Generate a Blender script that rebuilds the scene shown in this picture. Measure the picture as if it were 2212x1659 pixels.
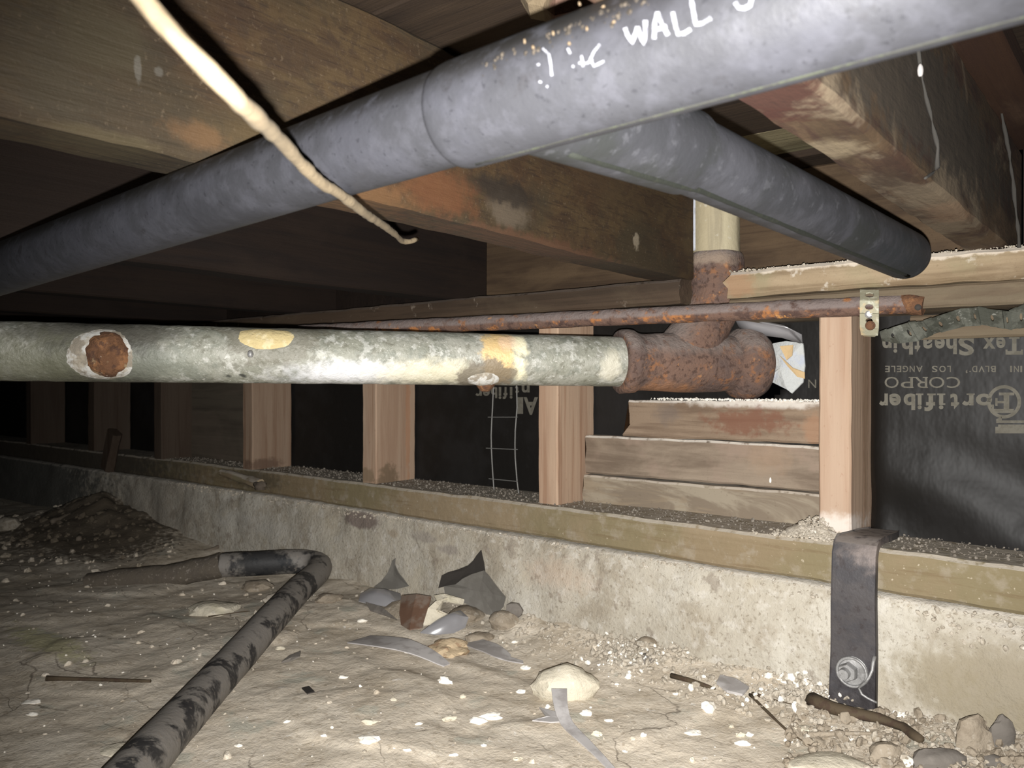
import bpy, bmesh, math, random
from mathutils import Vector, Matrix, noise as mn
for o in list(bpy.data.objects): bpy.data.objects.remove(o)
sc = bpy.context.scene
C = sc.collection
# ------------------------------------------------------------------ camera, light, exposure
YAW = math.radians(38.99); VX, VY = -math.sin(YAW), math.cos(YAW); FPX = 1750.0
cd = bpy.data.cameras.new('camera'); cam = bpy.data.objects.new('camera', cd); C.objects.link(cam)
cam.rotation_euler = (math.pi/2, 0, YAW); cd.sensor_width = 36; cd.lens = 36*FPX/2212
cd.clip_start = .01; cd.clip_end = 20
cd.dof.use_dof = True; cd.dof.focus_distance = .85; cd.dof.aperture_fstop = 17
sc.camera = cam
fl = bpy.data.lights.new('phone_flash', 'SPOT'); fl.energy = 95; fl.shadow_soft_size = .0022
fl.spot_size = math.radians(104); fl.spot_blend = 1.0; fl.color = (1, .985, .96)
fo = bpy.data.objects.new('phone_flash', fl); C.objects.link(fo)
fo.location = (.002*VY, -.002*VX, -.013); fo.rotation_euler = (math.pi/2 - math.radians(3), 0, YAW-math.radians(6))
w = bpy.data.worlds.new('world'); sc.world = w; w.use_nodes = True
w.node_tree.nodes['Background'].inputs[0].default_value = (.6, .65, .75, 1)
w.node_tree.nodes['Background'].inputs[1].default_value = .0015
sc.view_settings.view_transform = 'Standard'; sc.view_settings.look = 'None'
sc.view_settings.exposure = 0; sc.view_settings.gamma = 1; sc.view_settings.use_curve_mapping = False
sc.render.film_transparent = False

# ------------------------------------------------------------------ where a sight line meets the real place (metres; camera at the origin)
def ray(px, py):
    u = (px-1106)/FPX; v = (829.5-py)/FPX
    return Vector((VX+u*VY, VY-u*VX, v))
def P(px, py, d): return ray(px, py)*d
def W(px, py, Y): r = ray(px, py); return r*(Y/r.y)
def fz(x, y):
    z = -.372 + .010*mn.noise(Vector((x*2.7, y*2.7, 3))) + .005*mn.noise(Vector((x*8, y*8, 1)))
    z += .0022*mn.noise(Vector((x*26, y*26, 5))) + .0012*mn.noise(Vector((x*70, y*70, 2)))
    t = mn.noise(Vector((x*5+9, y*9, 7))); z += .0035*max(0, min(1, (t-.05)*14))-.0017      # broken crust edges
    s = max(0, min(1, (y-.80)/.16)); z += (.022 if x > -.8 else .022*max(.2, 1-(-.8-x)*6))*s*s*(1+.4*mn.noise(Vector((x*14, y*14, 0))))
    z += .070*math.exp(-(((x+2.12)/.26)**2+((y-.96)/.17)**2))*(1+.35*mn.noise(Vector((x*9, y*9, 8)))+.2*mn.noise(Vector((x*30, y*30, 8))))
    z += .03*math.exp(-(((x+.02)/.16)**2+((y-.80)/.14)**2))
    z += .003*math.exp(-(((x+.95)/.22)**2+((y-.93)/.10)**2))
    return z
def F(px, py, lift=0):
    z = -.37; r = ray(px, py)
    for _ in range(6):
        p = r*(z/r.z); z = fz(p.x, p.y)+lift
    return r*(z/r.z)

# ------------------------------------------------------------------ object helpers
def tag(o, label=None, cat=None, group=None, kind=None):
    if label: o['label'] = label
    if cat: o['category'] = cat
    if group: o['group'] = group
    if kind: o['kind'] = kind
    return o
def empty(name, loc, label=None, cat=None, group=None, kind=None):
    o = bpy.data.objects.new(name, None); C.objects.link(o); o.location = loc; o.empty_display_size = .02
    return tag(o, label, cat, group, kind)
def ob(name, vs, fs, m, parent=None, smooth=True, flat_angle=None):
    me = bpy.data.meshes.new(name); me.from_pydata([tuple(v) for v in vs], [], fs); me.validate()
    bm = bmesh.new(); bm.from_mesh(me); bmesh.ops.recalc_face_normals(bm, faces=bm.faces)
    ctr = Vector((0, 0, 0))
    if parent is not None: ctr = parent_loc(parent)
    elif len(vs):
        lo = [min(v[i] for v in vs) for i in range(3)]; hi = [max(v[i] for v in vs) for i in range(3)]
        ctr = Vector(((lo[0]+hi[0])/2, (lo[1]+hi[1])/2, lo[2]))
    bmesh.ops.translate(bm, vec=-ctr, verts=bm.verts)
    if flat_angle is not None:
        for e in bm.edges:
            e.smooth = not (len(e.link_faces) == 2 and e.calc_face_angle(0) > flat_angle)
    bm.to_mesh(me); bm.free()
    if smooth:
        for p in me.polygons: p.use_smooth = True
    me.materials.append(m)
    o = bpy.data.objects.new(name, me); C.objects.link(o)
    if parent is None: o.location = ctr
    else: o.parent = parent
    return o
def parent_loc(p):
    l = Vector(p.location)
    while p.parent: p = p.parent; l = l+Vector(p.location)
    return l
class MB:
    def __init__(s): s.v = []; s.f = []
    def add(s, vs, fs):
        k = len(s.v); s.v += [Vector(v) for v in vs]; s.f += [tuple(i+k for i in f) for f in fs]; return s
    def make(s, name, m, parent=None, **kw): return ob(name, s.v, s.f, m, parent, **kw)

def lumber_geo(x0, x1, y0, y1, z0, z1, axis='x', cuts=24, jit=.0012, ch=.0025, seed=0, warp=None, ragged=0):
    """a sawn board: chamfered section swept along its grain, faces and arrises slightly uneven"""
    lo = [x0, y0, z0]; hi = [x1, y1, z1]; a = 'xyz'.index(axis); b, c = [i for i in range(3) if i != a]
    B0, B1, C0, C1 = lo[b], hi[b], lo[c], hi[c]
    sec = []
    n = 4
    def side(p, q):
        for i in range(n): t = i/(n-1); sec.append((p[0]+(q[0]-p[0])*t, p[1]+(q[1]-p[1])*t))
    side((B0+ch, C0), (B1-ch, C0)); side((B1, C0+ch), (B1, C1-ch)); side((B1-ch, C1), (B0+ch, C1)); side((B0, C1-ch), (B0, C0+ch))
    N = len(sec); vs = []; fs = []
    for i in range(cuts+1):
        t = lo[a]+(hi[a]-lo[a])*i/cuts
        for k, (p, q) in enumerate(sec):
            co = [0, 0, 0]; co[a] = t; co[b] = p; co[c] = q
            s = Vector((co[0]*9+seed, co[1]*9, co[2]*9)); s[a] *= .6
            s2 = Vector((co[0]*60+seed, co[1]*60, co[2]*60)); s2[a] *= .5
            edge = 1.8 if k % n in (0, n-1) else 1
            d = jit*(mn.noise_vector(s)*1.2 + mn.noise_vector(s2)*.5*edge)
            if ragged and i in (0, cuts): d[a] += ragged*mn.noise(Vector((p*90, q*90, seed)))
            v = Vector(co)+d
            if warp: v = warp(v)
            vs.append(v)
    for i in range(cuts):
        for k in range(N):
            k2 = (k+1) % N
            fs.append((i*N+k, i*N+k2, (i+1)*N+k2, (i+1)*N+k))
    fs.append(tuple(reversed(range(N)))); fs.append(tuple(range(cuts*N, cuts*N+N)))
    return vs, fs
def lumber(name, dims, m, parent=None, **kw):
    v, f = lumber_geo(*dims, **kw)
    return ob(name, v, f, m, parent, flat_angle=math.radians(28))

def frame_path(pts):
    """tangent and two normals carried along a path"""
    T = []
    for i in range(len(pts)):
        a = pts[max(0, i-1)]; b = pts[min(len(pts)-1, i+1)]; T.append((b-a).normalized())
    up = Vector((0, 0, 1)) if abs(T[0].z) < .9 else Vector((0, 1, 0))
    n = (up - T[0]*up.dot(T[0])).normalized(); out = []
    for t in T:
        n = (n - t*n.dot(t)).normalized(); out.append((t, n, t.cross(n)))
    return out
def resample(pts, step):
    """smooth (Catmull-Rom) points along a polyline"""
    pts = [Vector(p) for p in pts]; out = []
    for i in range(len(pts)-1):
        p0 = pts[max(0, i-1)]; p1 = pts[i]; p2 = pts[i+1]; p3 = pts[min(len(pts)-1, i+2)]
        k = max(1, int((p2-p1).length/step))
        for j in range(k):
            t = j/k
            out.append(.5*((2*p1)+(p2-p0)*t+(2*p0-5*p1+4*p2-p3)*t*t+(3*p1-p0-3*p2+p3)*t**3))
    out.append(pts[-1]); return out
def tube_geo(pts, rad, n=20, jit=0, jf=40, caps=True, squash=1):
    pts = [Vector(p) for p in pts]; fr = frame_path(pts); vs = []; fs = []
    L = len(pts)
    for i, p in enumerate(pts):
        r = rad(i/(L-1)) if callable(rad) else (rad[i] if isinstance(rad, (list, tuple)) else rad)
        t, u, v = fr[i]
        for k in range(n):
            a = 2*math.pi*k/n
            d = u*math.cos(a)*squash+v*math.sin(a)
            q = p+d*r
            if jit: q += d*jit*mn.noise(q*jf)
            vs.append(q)
    for i in range(L-1):
        for k in range(n):
            k2 = (k+1) % n; fs.append((i*n+k, i*n+k2, (i+1)*n+k2, (i+1)*n+k))
    if caps: fs.append(tuple(reversed(range(n)))); fs.append(tuple(range((L-1)*n, L*n)))
    return vs, fs
def tube(name, pts, rad, m, parent=None, **kw):
    v, f = tube_geo(pts, rad, **kw)
    return ob(name, v, f, m, parent, flat_angle=math.radians(50))
def lin(a, b, n): a = Vector(a); b = Vector(b); return [a+(b-a)*i/n for i in range(n+1)]

_ico = {}
def ico(s):
    if s not in _ico:
        bm = bmesh.new(); bmesh.ops.create_icosphere(bm, subdivisions=s, radius=1)
        _ico[s] = ([v.co.copy() for v in bm.verts], [tuple(v.index for v in f.verts) for f in bm.faces]); bm.free()
    return _ico[s]
def rock_geo(c, r, seed=0, sub=2, rough=.3, rot=None):
    V, Fc = ico(sub); out = []
    R = Matrix.Rotation(rot if rot is not None else seed*1.7, 3, 'Z')
    for v in V:
        k = 1+rough*mn.noise(v*1.3+Vector((seed*3.1, seed, 0)))+rough*.45*mn.noise(v*3.5+Vector((seed, 0, 4)))
        p = Vector((v.x*r[0]*k, v.y*r[1]*k, v.z*r[2]*k))
        p.z = max(p.z, -r[2]*.75)
        out.append(Vector(c)+R@p)
    return out, Fc
def sheet_geo(poly, th, bend=None, normal=None, sub=0):
    """torn scrap: polygon with real thickness"""
    pts = [Vector(p) for p in poly]; n = len(pts); c = sum(pts, Vector())/n
    nm = normal or Vector((0, 0, 0))
    if nm.length == 0:
        for i in range(n): nm += (pts[i]-c).cross(pts[(i+1) % n]-c)
    nm = Vector(nm).normalized()
    vs = []; fs = []
    mid = [c+(p-c)*.5+nm*(bend or 0)*.7 for p in pts]
    top = pts+mid+[c+nm*(bend or 0)]
    for off in (0, -th):
        vs += [p+nm*off for p in top]
    M_ = 2*n+1
    for s in (0, 1):
        o = s*M_
        for i in range(n):
            j = (i+1) % n
            q = [(o+i, o+j, o+n+j, o+n+i), (o+n+i, o+n+j, o+2*n)]
            for f in q: fs.append(f if s == 0 else tuple(reversed(f)))
    for i in range(n):
        j = (i+1) % n; fs.append((j, i, M_+i, M_+j))
    return vs, fs
def ribbon_geo(pts, widths, side, th):
    """flat strip along points; side = across direction(s)"""
    vs = []; fs = []; pts = [Vector(p) for p in pts]; L = len(pts)
    for i, p in enumerate(pts):
        a = Vector(side[i] if isinstance(side, list) else side).normalized(); t = (pts[min(L-1, i+1)]-pts[max(0, i-1)]).normalized()
        nn = a.cross(t).normalized(); wd = widths[i] if isinstance(widths, (list, tuple)) else widths
        vs += [p-a*wd/2, p+a*wd/2, p+a*wd/2+nn*th, p-a*wd/2+nn*th]
    for i in range(L-1):
        for k in range(4): k2 = (k+1) % 4; fs.append((4*i+k, 4*i+k2, 4*i+4+k2, 4*i+4+k))
    fs.append((3, 2, 1, 0)); e = 4*(L-1); fs.append((e, e+1, e+2, e+3))
    return vs, fs

# ------------------------------------------------------------------ materials
def M(name, base, layers=(), blobs=(), rough=.85, metal=0, bump=(), stretch=(1, 1, 1), dust=None, spec=.3, cracks=None):
    m = bpy.data.materials.new(name); m.use_nodes = True; nt = m.node_tree; N = nt.nodes; L = nt.links
    bs = N['Principled BSDF']; bs.inputs['Roughness'].default_value = rough; bs.inputs['Metallic'].default_value = metal
    bs.inputs['Specular IOR Level'].default_value = spec
    geo = N.new('ShaderNodeNewGeometry')
    def mp(sv, off=(0, 0, 0)):
        q = N.new('ShaderNodeMapping'); q.inputs['Scale'].default_value = sv; q.inputs['Location'].default_value = off
        L.new(geo.outputs['Position'], q.inputs[0]); return q.outputs[0]
    def noise(scale, st=None, detail=5, dist=0, off=0):
        n = N.new('ShaderNodeTexNoise'); n.inputs['Scale'].default_value = scale; n.inputs['Detail'].default_value = detail
        n.inputs['Roughness'].default_value = .62; n.inputs['Distortion'].default_value = dist
        L.new(mp(st or (1, 1, 1), (off, off*.7, off*.3)), n.inputs['Vector']); return n.outputs[0]
    def rng(sock, lo, hi, smooth=True):
        r = N.new('ShaderNodeMapRange'); r.interpolation_type = 'SMOOTHSTEP' if smooth else 'LINEAR'
        r.inputs['From Min'].default_value = lo; r.inputs['From Max'].default_value = hi
        L.new(sock, r.inputs[0]); return r.outputs[0]
    def mul(a, b):
        q = N.new('ShaderNodeMath'); q.operation = 'MULTIPLY'
        for i, s in enumerate((a, b)):
            if isinstance(s, (int, float)): q.inputs[i].default_value = s
            else: L.new(s, q.inputs[i])
        return q.outputs[0]
    def mix(f, a, col):
        q = N.new('ShaderNodeMix'); q.data_type = 'RGBA'; L.new(f, q.inputs[0])
        if isinstance(a, tuple): q.inputs[6].default_value = (*a, 1)
        else: L.new(a, q.inputs[6])
        q.inputs[7].default_value = (*col, 1); return q.outputs[2]
    cur = base; k = 0
    for ly in layers:
        scale, lo, hi, col, fac = ly[:5]; st = ly[5] if len(ly) > 5 and ly[5] else None; dist = ly[6] if len(ly) > 6 else 0
        k += 1; cur = mix(mul(rng(noise(scale, st if st else stretch, dist=dist, off=k*3.7), lo, hi), fac), cur, col)
    if blobs: wob = noise(75, (1, 1, 1), detail=9, off=1.1)
    for bl in blobs:
        c, r, col, fac = bl[:4]; soft = bl[4] if len(bl) > 4 else .5; wb = (bl[5] if len(bl) > 5 else .6)*2.2
        q = N.new('ShaderNodeVectorMath'); q.operation = 'SUBTRACT'; L.new(geo.outputs['Position'], q.inputs[0]); q.inputs[1].default_value = c
        s = N.new('ShaderNodeVectorMath'); s.operation = 'DIVIDE'; L.new(q.outputs[0], s.inputs[0]); s.inputs[1].default_value = r
        ln = N.new('ShaderNodeVectorMath'); ln.operation = 'LENGTH'; L.new(s.outputs[0], ln.inputs[0])
        ad = N.new('ShaderNodeMath'); ad.operation = 'MULTIPLY_ADD'; L.new(wob, ad.inputs[0]); ad.inputs[1].default_value = wb
        L.new(ln.outputs['Value'], ad.inputs[2])
        o = wb*.5
        cur = mix(mul(rng(ad.outputs[0], 1+o, 1+o-soft), fac), cur, col)
    if dust:
        sp = N.new('ShaderNodeSeparateXYZ'); L.new(geo.outputs['Normal'], sp.inputs[0])
        dl = dust[2:] if len(dust) > 2 else (.35, .8)
        cur = mix(mul(rng(sp.outputs[2], *dl), mul(rng(noise(70, (1, 1, 1), off=9), .3, .5), dust[1])), cur, dust[0])
    if cracks:
        vo = N.new('ShaderNodeTexVoronoi'); vo.feature = 'DISTANCE_TO_EDGE'; vo.inputs['Scale'].default_value = cracks[0]
        ds = N.new('ShaderNodeMix'); ds.data_type = 'VECTOR'; ds.inputs[0].default_value = .12
        nn = N.new('ShaderNodeTexNoise'); nn.inputs['Scale'].default_value = 9; nn.inputs['Detail'].default_value = 6; L.new(geo.outputs['Position'], nn.inputs['Vector'])
        L.new(mp(cracks[2]), ds.inputs[4]); L.new(nn.outputs[1], ds.inputs[5]); L.new(ds.outputs[1], vo.inputs['Vector'])
        crk = mul(rng(vo.outputs[0], cracks[1], 0), rng(noise(4, (1, 1, 1), off=21), .48, .6)); cur = mix(mul(crk, .75), cur, cracks[3])
    if isinstance(cur, tuple): bs.inputs['Base Color'].default_value = (*cur, 1)
    else: L.new(cur, bs.inputs['Base Color'])
    last = None
    for (scale, dist, st) in bump:
        b = N.new('ShaderNodeBump'); b.inputs['Distance'].default_value = dist; b.inputs['Strength'].default_value = 1
        L.new(noise(scale, st or (1, 1, 1), off=5), b.inputs['Height'])
        if last: L.new(last, b.inputs['Normal'])
        last = b.outputs[0]
    if last: L.new(last, bs.inputs['Normal'])
    return m
GX, GY, GZ = (.07, 1, 1), (1, .07, 1), (1, 1, .07)
def wood(name, base, dark, light, g, extra=(), blobs=(), dust=None, fine=1, rough=.82, spec=.25, bd=.0012):
    f = tuple(c if c < .5 else 1 for c in g)
    return M(name, base, [(38, .42, .66, dark, .75, g, .6), (140, .5, .68, dark, .6*fine, tuple(c*.35 if c < .5 else 1 for c in g)),
                          (9, .45, .65, light, .6, tuple(.5 if c < .5 else 1 for c in g), .5), (420, .55, .72, dark, .3, (1, 1, 1))]+list(extra),
             blobs, rough=rough, bump=[(150, bd, tuple(c*.3 if c < .5 else 1 for c in g)), (30, bd*1.5, g), (500, bd*.25, None)], dust=dust, spec=spec)
DUST = (.42, .37, .31)
# --- joists
J1X = -.48
def J1(px, py):   # a spot on the near joist's broad face
    r = ray(px, py); return tuple(r*(J1X/r.x))
m_joist1 = M('old_fir_joist', (.036, .019, .0075),
    [(12, .42, .62, (.046, .029, .012), .8, (1, .8, 1), .6), (40, .48, .62, (.020, .010, .005), .6, (1, .4, 1), .8),
     (260, .54, .64, (.012, .006, .0035), .55, (1, .10, 1)), (120, .5, .64, (.022, .013, .007), .5), (4.5, .5, .62, (.024, .018, .009), .7, None, .3), (300, .58, .7, (.11, .08, .05), .35, (1, 1, 1))],
    [(J1(60, 150), (.2, .06, .045), (.029, .0215, .011), .7, .8), (J1(240, 90), (.2, .035, .028), (.032, .024, .0115), .8, .6),
     (J1(300, 150), (.1, .003, .010), (.085, .078, .065), .6, .4, .8), (J1(345, 155), (.1, .004, .004), (.085, .078, .065), .5, .4, .8),
     (J1(1110, 455), (.1, .045, .022), (.072, .055, .038), .8, .6), (J1(1100, 412), (.1, .07, .018), (.013, .009, .006), .85, .6),
     (J1(950, 410), (.1, .07, .03), (.085, .032, .012), .7, .7), (J1(1180, 540), (.1, .20, .018), (.055, .026, .013), .9, .4),
     (J1(800, 420), (.1, .06, .02), (.085, .042, .016), .7, .7), (J1(560, 300), (.1, .06, .02), (.050, .032, .012), .7, .7),
     (J1(250, 300), (.1, .05, .006), (.050, .038, .018), .6, .7), (J1(430, 290), (.1, .03, .012), (.080, .042, .017), .7, .7),
     (J1(1340, 380), (.1, .14, .05), (.040, .024, .011), .7, .9), (J1(920, 60), (.1, .07, .022), (.024, .017, .009), .8, .6),
     (J1(1400, 520), (.1, .012, .012), (.30, .25, .18), .45, .6, 1.4)],
    rough=.72, bump=[(170, .0011, (1, .06, 1)), (28, .002, (1, .2, 1)), (600, .0002, None)], spec=.35)
m_joist0 = M('stained_joist', (.045, .027, .013),
    [(14, .45, .6, (.075, .046, .024), .8, (1, .4, 1), .8), (30, .42, .6, (.026, .010, .006), .8, (1, .25, 1), 1), (9, .52, .62, (.13, .10, .066), .85, (1, .5, 1), 1)],
    [((-.155, .375, .142), (.035, .075, .02), (.030, .0075, .0045), .92, .5), ((-.16, .50, .142), (.03, .03, .01), (.19, .15, .095), .7, .7), ((-.15, .60, .142), (.022, .05, .01), (.035, .02, .011), .8, .8), ((-.13, .5, .20), (.012, .6, .055), (.034, .026, .018), .92, .4),
     ((-.14, .75, .142), (.03, .07, .01), (.16, .10, .06), .6, .7)],
    rough=.8, bump=[(120, .0012, (1, .15, 1)), (30, .002, (1, .6, 1))])
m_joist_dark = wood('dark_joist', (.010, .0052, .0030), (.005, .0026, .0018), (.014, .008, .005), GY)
m_rim = wood('rim_board_wood', (.060, .038, .021), (.026, .015, .009), (.095, .062, .034), GX)
m_sub = wood('subfloor_wood', (.026, .016, .009), (.012, .007, .0045), (.042, .027, .016), GX)
m_subred = wood('reddish_subfloor_wood', (.034, .015, .007), (.028, .012, .007), (.085, .05, .03), GY)
m_subolive = wood('pale_subfloor_wood', (.13, .115, .065), (.07, .055, .03), (.2, .17, .1), GX)
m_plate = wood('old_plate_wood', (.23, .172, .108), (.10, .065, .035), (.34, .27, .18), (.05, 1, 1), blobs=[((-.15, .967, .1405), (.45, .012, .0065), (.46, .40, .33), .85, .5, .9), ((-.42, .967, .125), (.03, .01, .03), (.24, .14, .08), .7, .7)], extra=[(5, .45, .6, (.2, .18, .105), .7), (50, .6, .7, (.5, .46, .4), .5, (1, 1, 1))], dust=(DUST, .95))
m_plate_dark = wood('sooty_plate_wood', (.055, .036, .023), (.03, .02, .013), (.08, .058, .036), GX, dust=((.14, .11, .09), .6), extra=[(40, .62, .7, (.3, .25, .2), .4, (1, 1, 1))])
m_plate_low = wood('lower_plate_wood', (.11, .085, .055), (.08, .055, .035), (.22, .17, .11), GX)
m_sill = M('green_sill_wood', (.175, .132, .078), [(18, .4, .62, (.215, .165, .105), .7, GX, .5), (4, .45, .6, (.15, .125, .068), .7), (40, .5, .66, (.24, .205, .155), .6), (130, .55, .7, (.11, .07, .035), .5, (.05, 1, 1)), (260, .64, .72, (.55, .48, .38), .5)],
    blobs=[((-1.53, 1, -.205), (.13, .1, .03), (.07, .055, .035), .75, .6), ((-2.6, 1, -.2), (1.0, .3, .2), (.045, .038, .03), .9, .5, .3)], bump=[(120, .0012, (.1, 1, 1)), (40, .002, None)], dust=((.34, .30, .245), .95))  # broad far-left blob paints the dimness there into the sill colour
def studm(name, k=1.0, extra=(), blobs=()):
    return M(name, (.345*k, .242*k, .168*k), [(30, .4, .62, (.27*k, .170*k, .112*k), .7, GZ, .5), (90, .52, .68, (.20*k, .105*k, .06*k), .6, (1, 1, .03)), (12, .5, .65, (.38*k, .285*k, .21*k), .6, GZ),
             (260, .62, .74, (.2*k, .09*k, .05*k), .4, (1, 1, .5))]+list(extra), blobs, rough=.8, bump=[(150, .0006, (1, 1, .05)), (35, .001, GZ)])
m_stud = studm('fir_stud')
m_stud_gum = studm('dusty_fir_stud', .98, blobs=[((-.292, 1.06, .0), (.02, .012, .25), (.20, .13, .08), .7, .5), ((-.31, 1, -.17), (.06, .1, .02), (.6, .55, .5), .7, .8)])
m_stud_c = studm('stained_fir_stud', .9, blobs=[((-1.135, 1.03, -.185), (.03, .035, .045), (.13, .09, .055), .85, .5, .7), ((-1.16, 1.0, -.17), (.03, .04, .018), (.17, .12, .075), .8, .5), ((-1.13, 1.08, -.05), (.01, .008, .2), (.3, .15, .08), .6, .5)])
m_stud_d = studm('reddish_fir_stud', .7, blobs=[((-1.54, 1.03, -.175), (.05, .06, .018), (.1, .06, .04), .8, .5)])
m_stud_dim = studm('old_stud_painted_dim', .16)  # stud colour scaled down to paint in the weak light at left
m_blk = wood('grey_block_wood', (.20, .155, .115), (.11, .08, .057), (.27, .215, .16), (.12, 1, 1), dust=((.62, .57, .5), .9), extra=[(7, .5, .6, (.23, .17, .13), .8)], blobs=[((-.42, 1.07, -.1), (.05, .05, .03), (.26, .18, .12), .5, .8)])
m_blk_red = wood('reddish_block_wood', (.20, .145, .10), (.10, .065, .043), (.27, .20, .145), (.12, 1, 1), dust=((.66, .6, .53), .95),
    blobs=[((-.44, 1.07, -.024), (.16, .02, .012), (.50, .46, .41), .9, .6, .5), ((-.45, 1.07, -.052), (.075, .05, .024), (.14, .062, .038), .8, .6, .9), ((-.575, 1.07, -.045), (.03, .05, .022), (.12, .095, .08), .6, .8), ((-.36, 1.07, -.06), (.02, .05, .03), (.26, .15, .09), .7, .6)])
m_blk_sw = M('swirly_block_wood', (.25, .21, .155), [(14, .44, .56, (.14, .105, .075), .75, (.2, 1, 1), 2.5), (40, .5, .6, (.22, .17, .115), .6, (.12, 1, 1), 2), (200, .6, .7, (.12, .09, .06), .4)], dust=((.48, .42, .35), .8), bump=[(60, .0015, (.15, 1, 1))])
m_dim = wood('dim_board_wood', (.085, .07, .052), (.05, .04, .03), (.11, .085, .065), GX)
# --- masonry, soil
m_conc = M('old_concrete', (.36, .325, .265), [(6, .42, .62, (.44, .41, .35), .9), (16, .5, .64, (.25, .21, .155), .6), (60, .52, .66, (.50, .47, .42), .5), (200, .56, .66, (.17, .14, .10), .6), (30, .59, .67, (.19, .155, .12), .6), (9, .56, .66, (.36, .315, .235), .5)],
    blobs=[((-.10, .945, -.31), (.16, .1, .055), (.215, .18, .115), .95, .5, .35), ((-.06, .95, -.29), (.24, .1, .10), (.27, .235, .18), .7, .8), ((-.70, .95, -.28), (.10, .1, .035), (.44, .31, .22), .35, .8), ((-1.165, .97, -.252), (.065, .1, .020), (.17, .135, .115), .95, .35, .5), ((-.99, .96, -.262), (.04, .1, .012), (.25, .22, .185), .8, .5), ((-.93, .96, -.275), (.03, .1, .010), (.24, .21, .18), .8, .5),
           ((-1.07, .95, -.265), (.02, .1, .012), (.26, .21, .15), .7, .5), ((-1.95, .95, -.3), (.3, .2, .2), (.24, .21, .17), .5, .6), ((-2.75, .95, -.3), (.7, .3, .2), (.075, .075, .068), .9, .5), ((-1.5, .95, -.3), (.25, .1, .04), (.46, .44, .4), .5, .8)],  # large far-left grey blob darkens the footing in place of light falloff
    rough=.95, bump=[(45, .002, None), (180, .0012, None), (500, .0005, None)], dust=((.50, .46, .40), .7))
m_conc_side = M('grey_side_concrete', (.10, .105, .10), [(7, .4, .6, (.14, .14, .13), .7), (40, .55, .7, (.07, .07, .065), .5)], rough=.95, bump=[(40, .003, None)])
m_dirt = M('dry_dirt', (.54, .47, .375), [(3.2, .42, .6, (.62, .555, .46), .8), (9, .48, .64, (.42, .35, .26), .6), (26, .5, .62, (.56, .50, .41), .4), (90, .56, .66, (.26, .205, .14), .45), (240, .60, .66, (.62, .57, .5), .55), (60, .66, .70, (.74, .70, .64), .7), (12, .58, .66, (.42, .41, .34), .7)],
    blobs=[((-2.0, .86, -.3), (.38, .22, .2), (.085, .066, .045), .95, .4), ((-2.1, .5, -.37), (.6, .4, .2), (.24, .20, .15), .7, .8), (tuple(P(105, 1388, 1.15)), (.14, .035, .05), (.50, .47, .27), .75, .6, .9), ((-.08, .78, -.37), (.20, .10, .1), (.14, .115, .085), .8, .8), ((-.95, .92, -.36), (.25, .05, .1), (.24, .2, .15), .6, .6)],  # dark mound soil is real; the broad left blob paints in light falloff
    rough=.97, bump=[(14, .003, None), (60, .0018, None), (220, .0010, None), (700, .0003, None)], cracks=(6, .014, (1, 2.2, 1), (.12, .095, .07)))
m_chip = M('white_plaster_chip', (.80, .76, .68), [(60, .5, .65, (.6, .55, .46), .5)], bump=[(200, .0008, None)])
m_stone = M('pale_stone', (.52, .47, .37), [(30, .45, .62, (.40, .36, .28), .7), (120, .55, .7, (.62, .58, .5), .5), (20, .55, .65, (.46, .42, .30), .5)], bump=[(60, .003, None), (220, .001, None)])
m_tan = M('tan_rubble', (.27, .225, .17), [(30, .45, .62, (.18, .145, .105), .8), (120, .55, .68, (.38, .34, .285), .6)], bump=[(80, .002, None), (260, .001, None)])
m_greystone = M('dark_grey_shard', (.13, .115, .10), [(40, .45, .65, (.18, .16, .14), .7)], bump=[(90, .001, None)])
m_crumb = M('pale_crumbs', (.40, .355, .29), [(150, .45, .6, (.29, .25, .195), .9), (80, .58, .68, (.62, .58, .51), .8)], bump=[(300, .0008, None)])
m_silldust = M('grey_sill_dust', (.20, .175, .145), [(150, .45, .6, (.13, .11, .09), .9), (80, .6, .7, (.38, .35, .30), .7)], bump=[(300, .0008, None)])
m_grit = M('tan_grit', (.085, .06, .035))
m_dirtgrit = M('brown_grit', (.012, .009, .006), [(900, .52, .58, (.05, .04, .03), .8)])
m_scrap = M('black_felt_scrap', (.13, .12, .105), [(60, .45, .6, (.155, .145, .128), .7)], rough=.9)
m_scrap2 = M('blacker_felt_scrap', (.035, .030, .026), rough=.9)
m_gloss = M('glossy_grey_film', (.20, .195, .20), rough=.22, spec=.9)
m_strip = M('dusty_grey_strip', (.42, .40, .39), [(30, .45, .6, (.27, .25, .24), .8)], rough=.6)
m_brown = M('brown_glass', (.13, .075, .05), [(30, .45, .6, (.19, .15, .12), .8)], blobs=[(tuple(F(905, 1320)), (.02, .03, .03), (.16, .05, .03), .7, .6)], rough=.5)
m_foam = M('tan_crumpled_scrap', (.44, .34, .22), [(60, .5, .6, (.28, .18, .11), .8)], bump=[(90, .003, None)])
m_twig = M('brown_twig', (.065, .047, .028), [(80, .5, .6, (.05, .03, .02), .8)], bump=[(200, .0006, None)])
m_root = M('dusty_root', (.16, .13, .10), bump=[(90, .001, None)])
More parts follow.
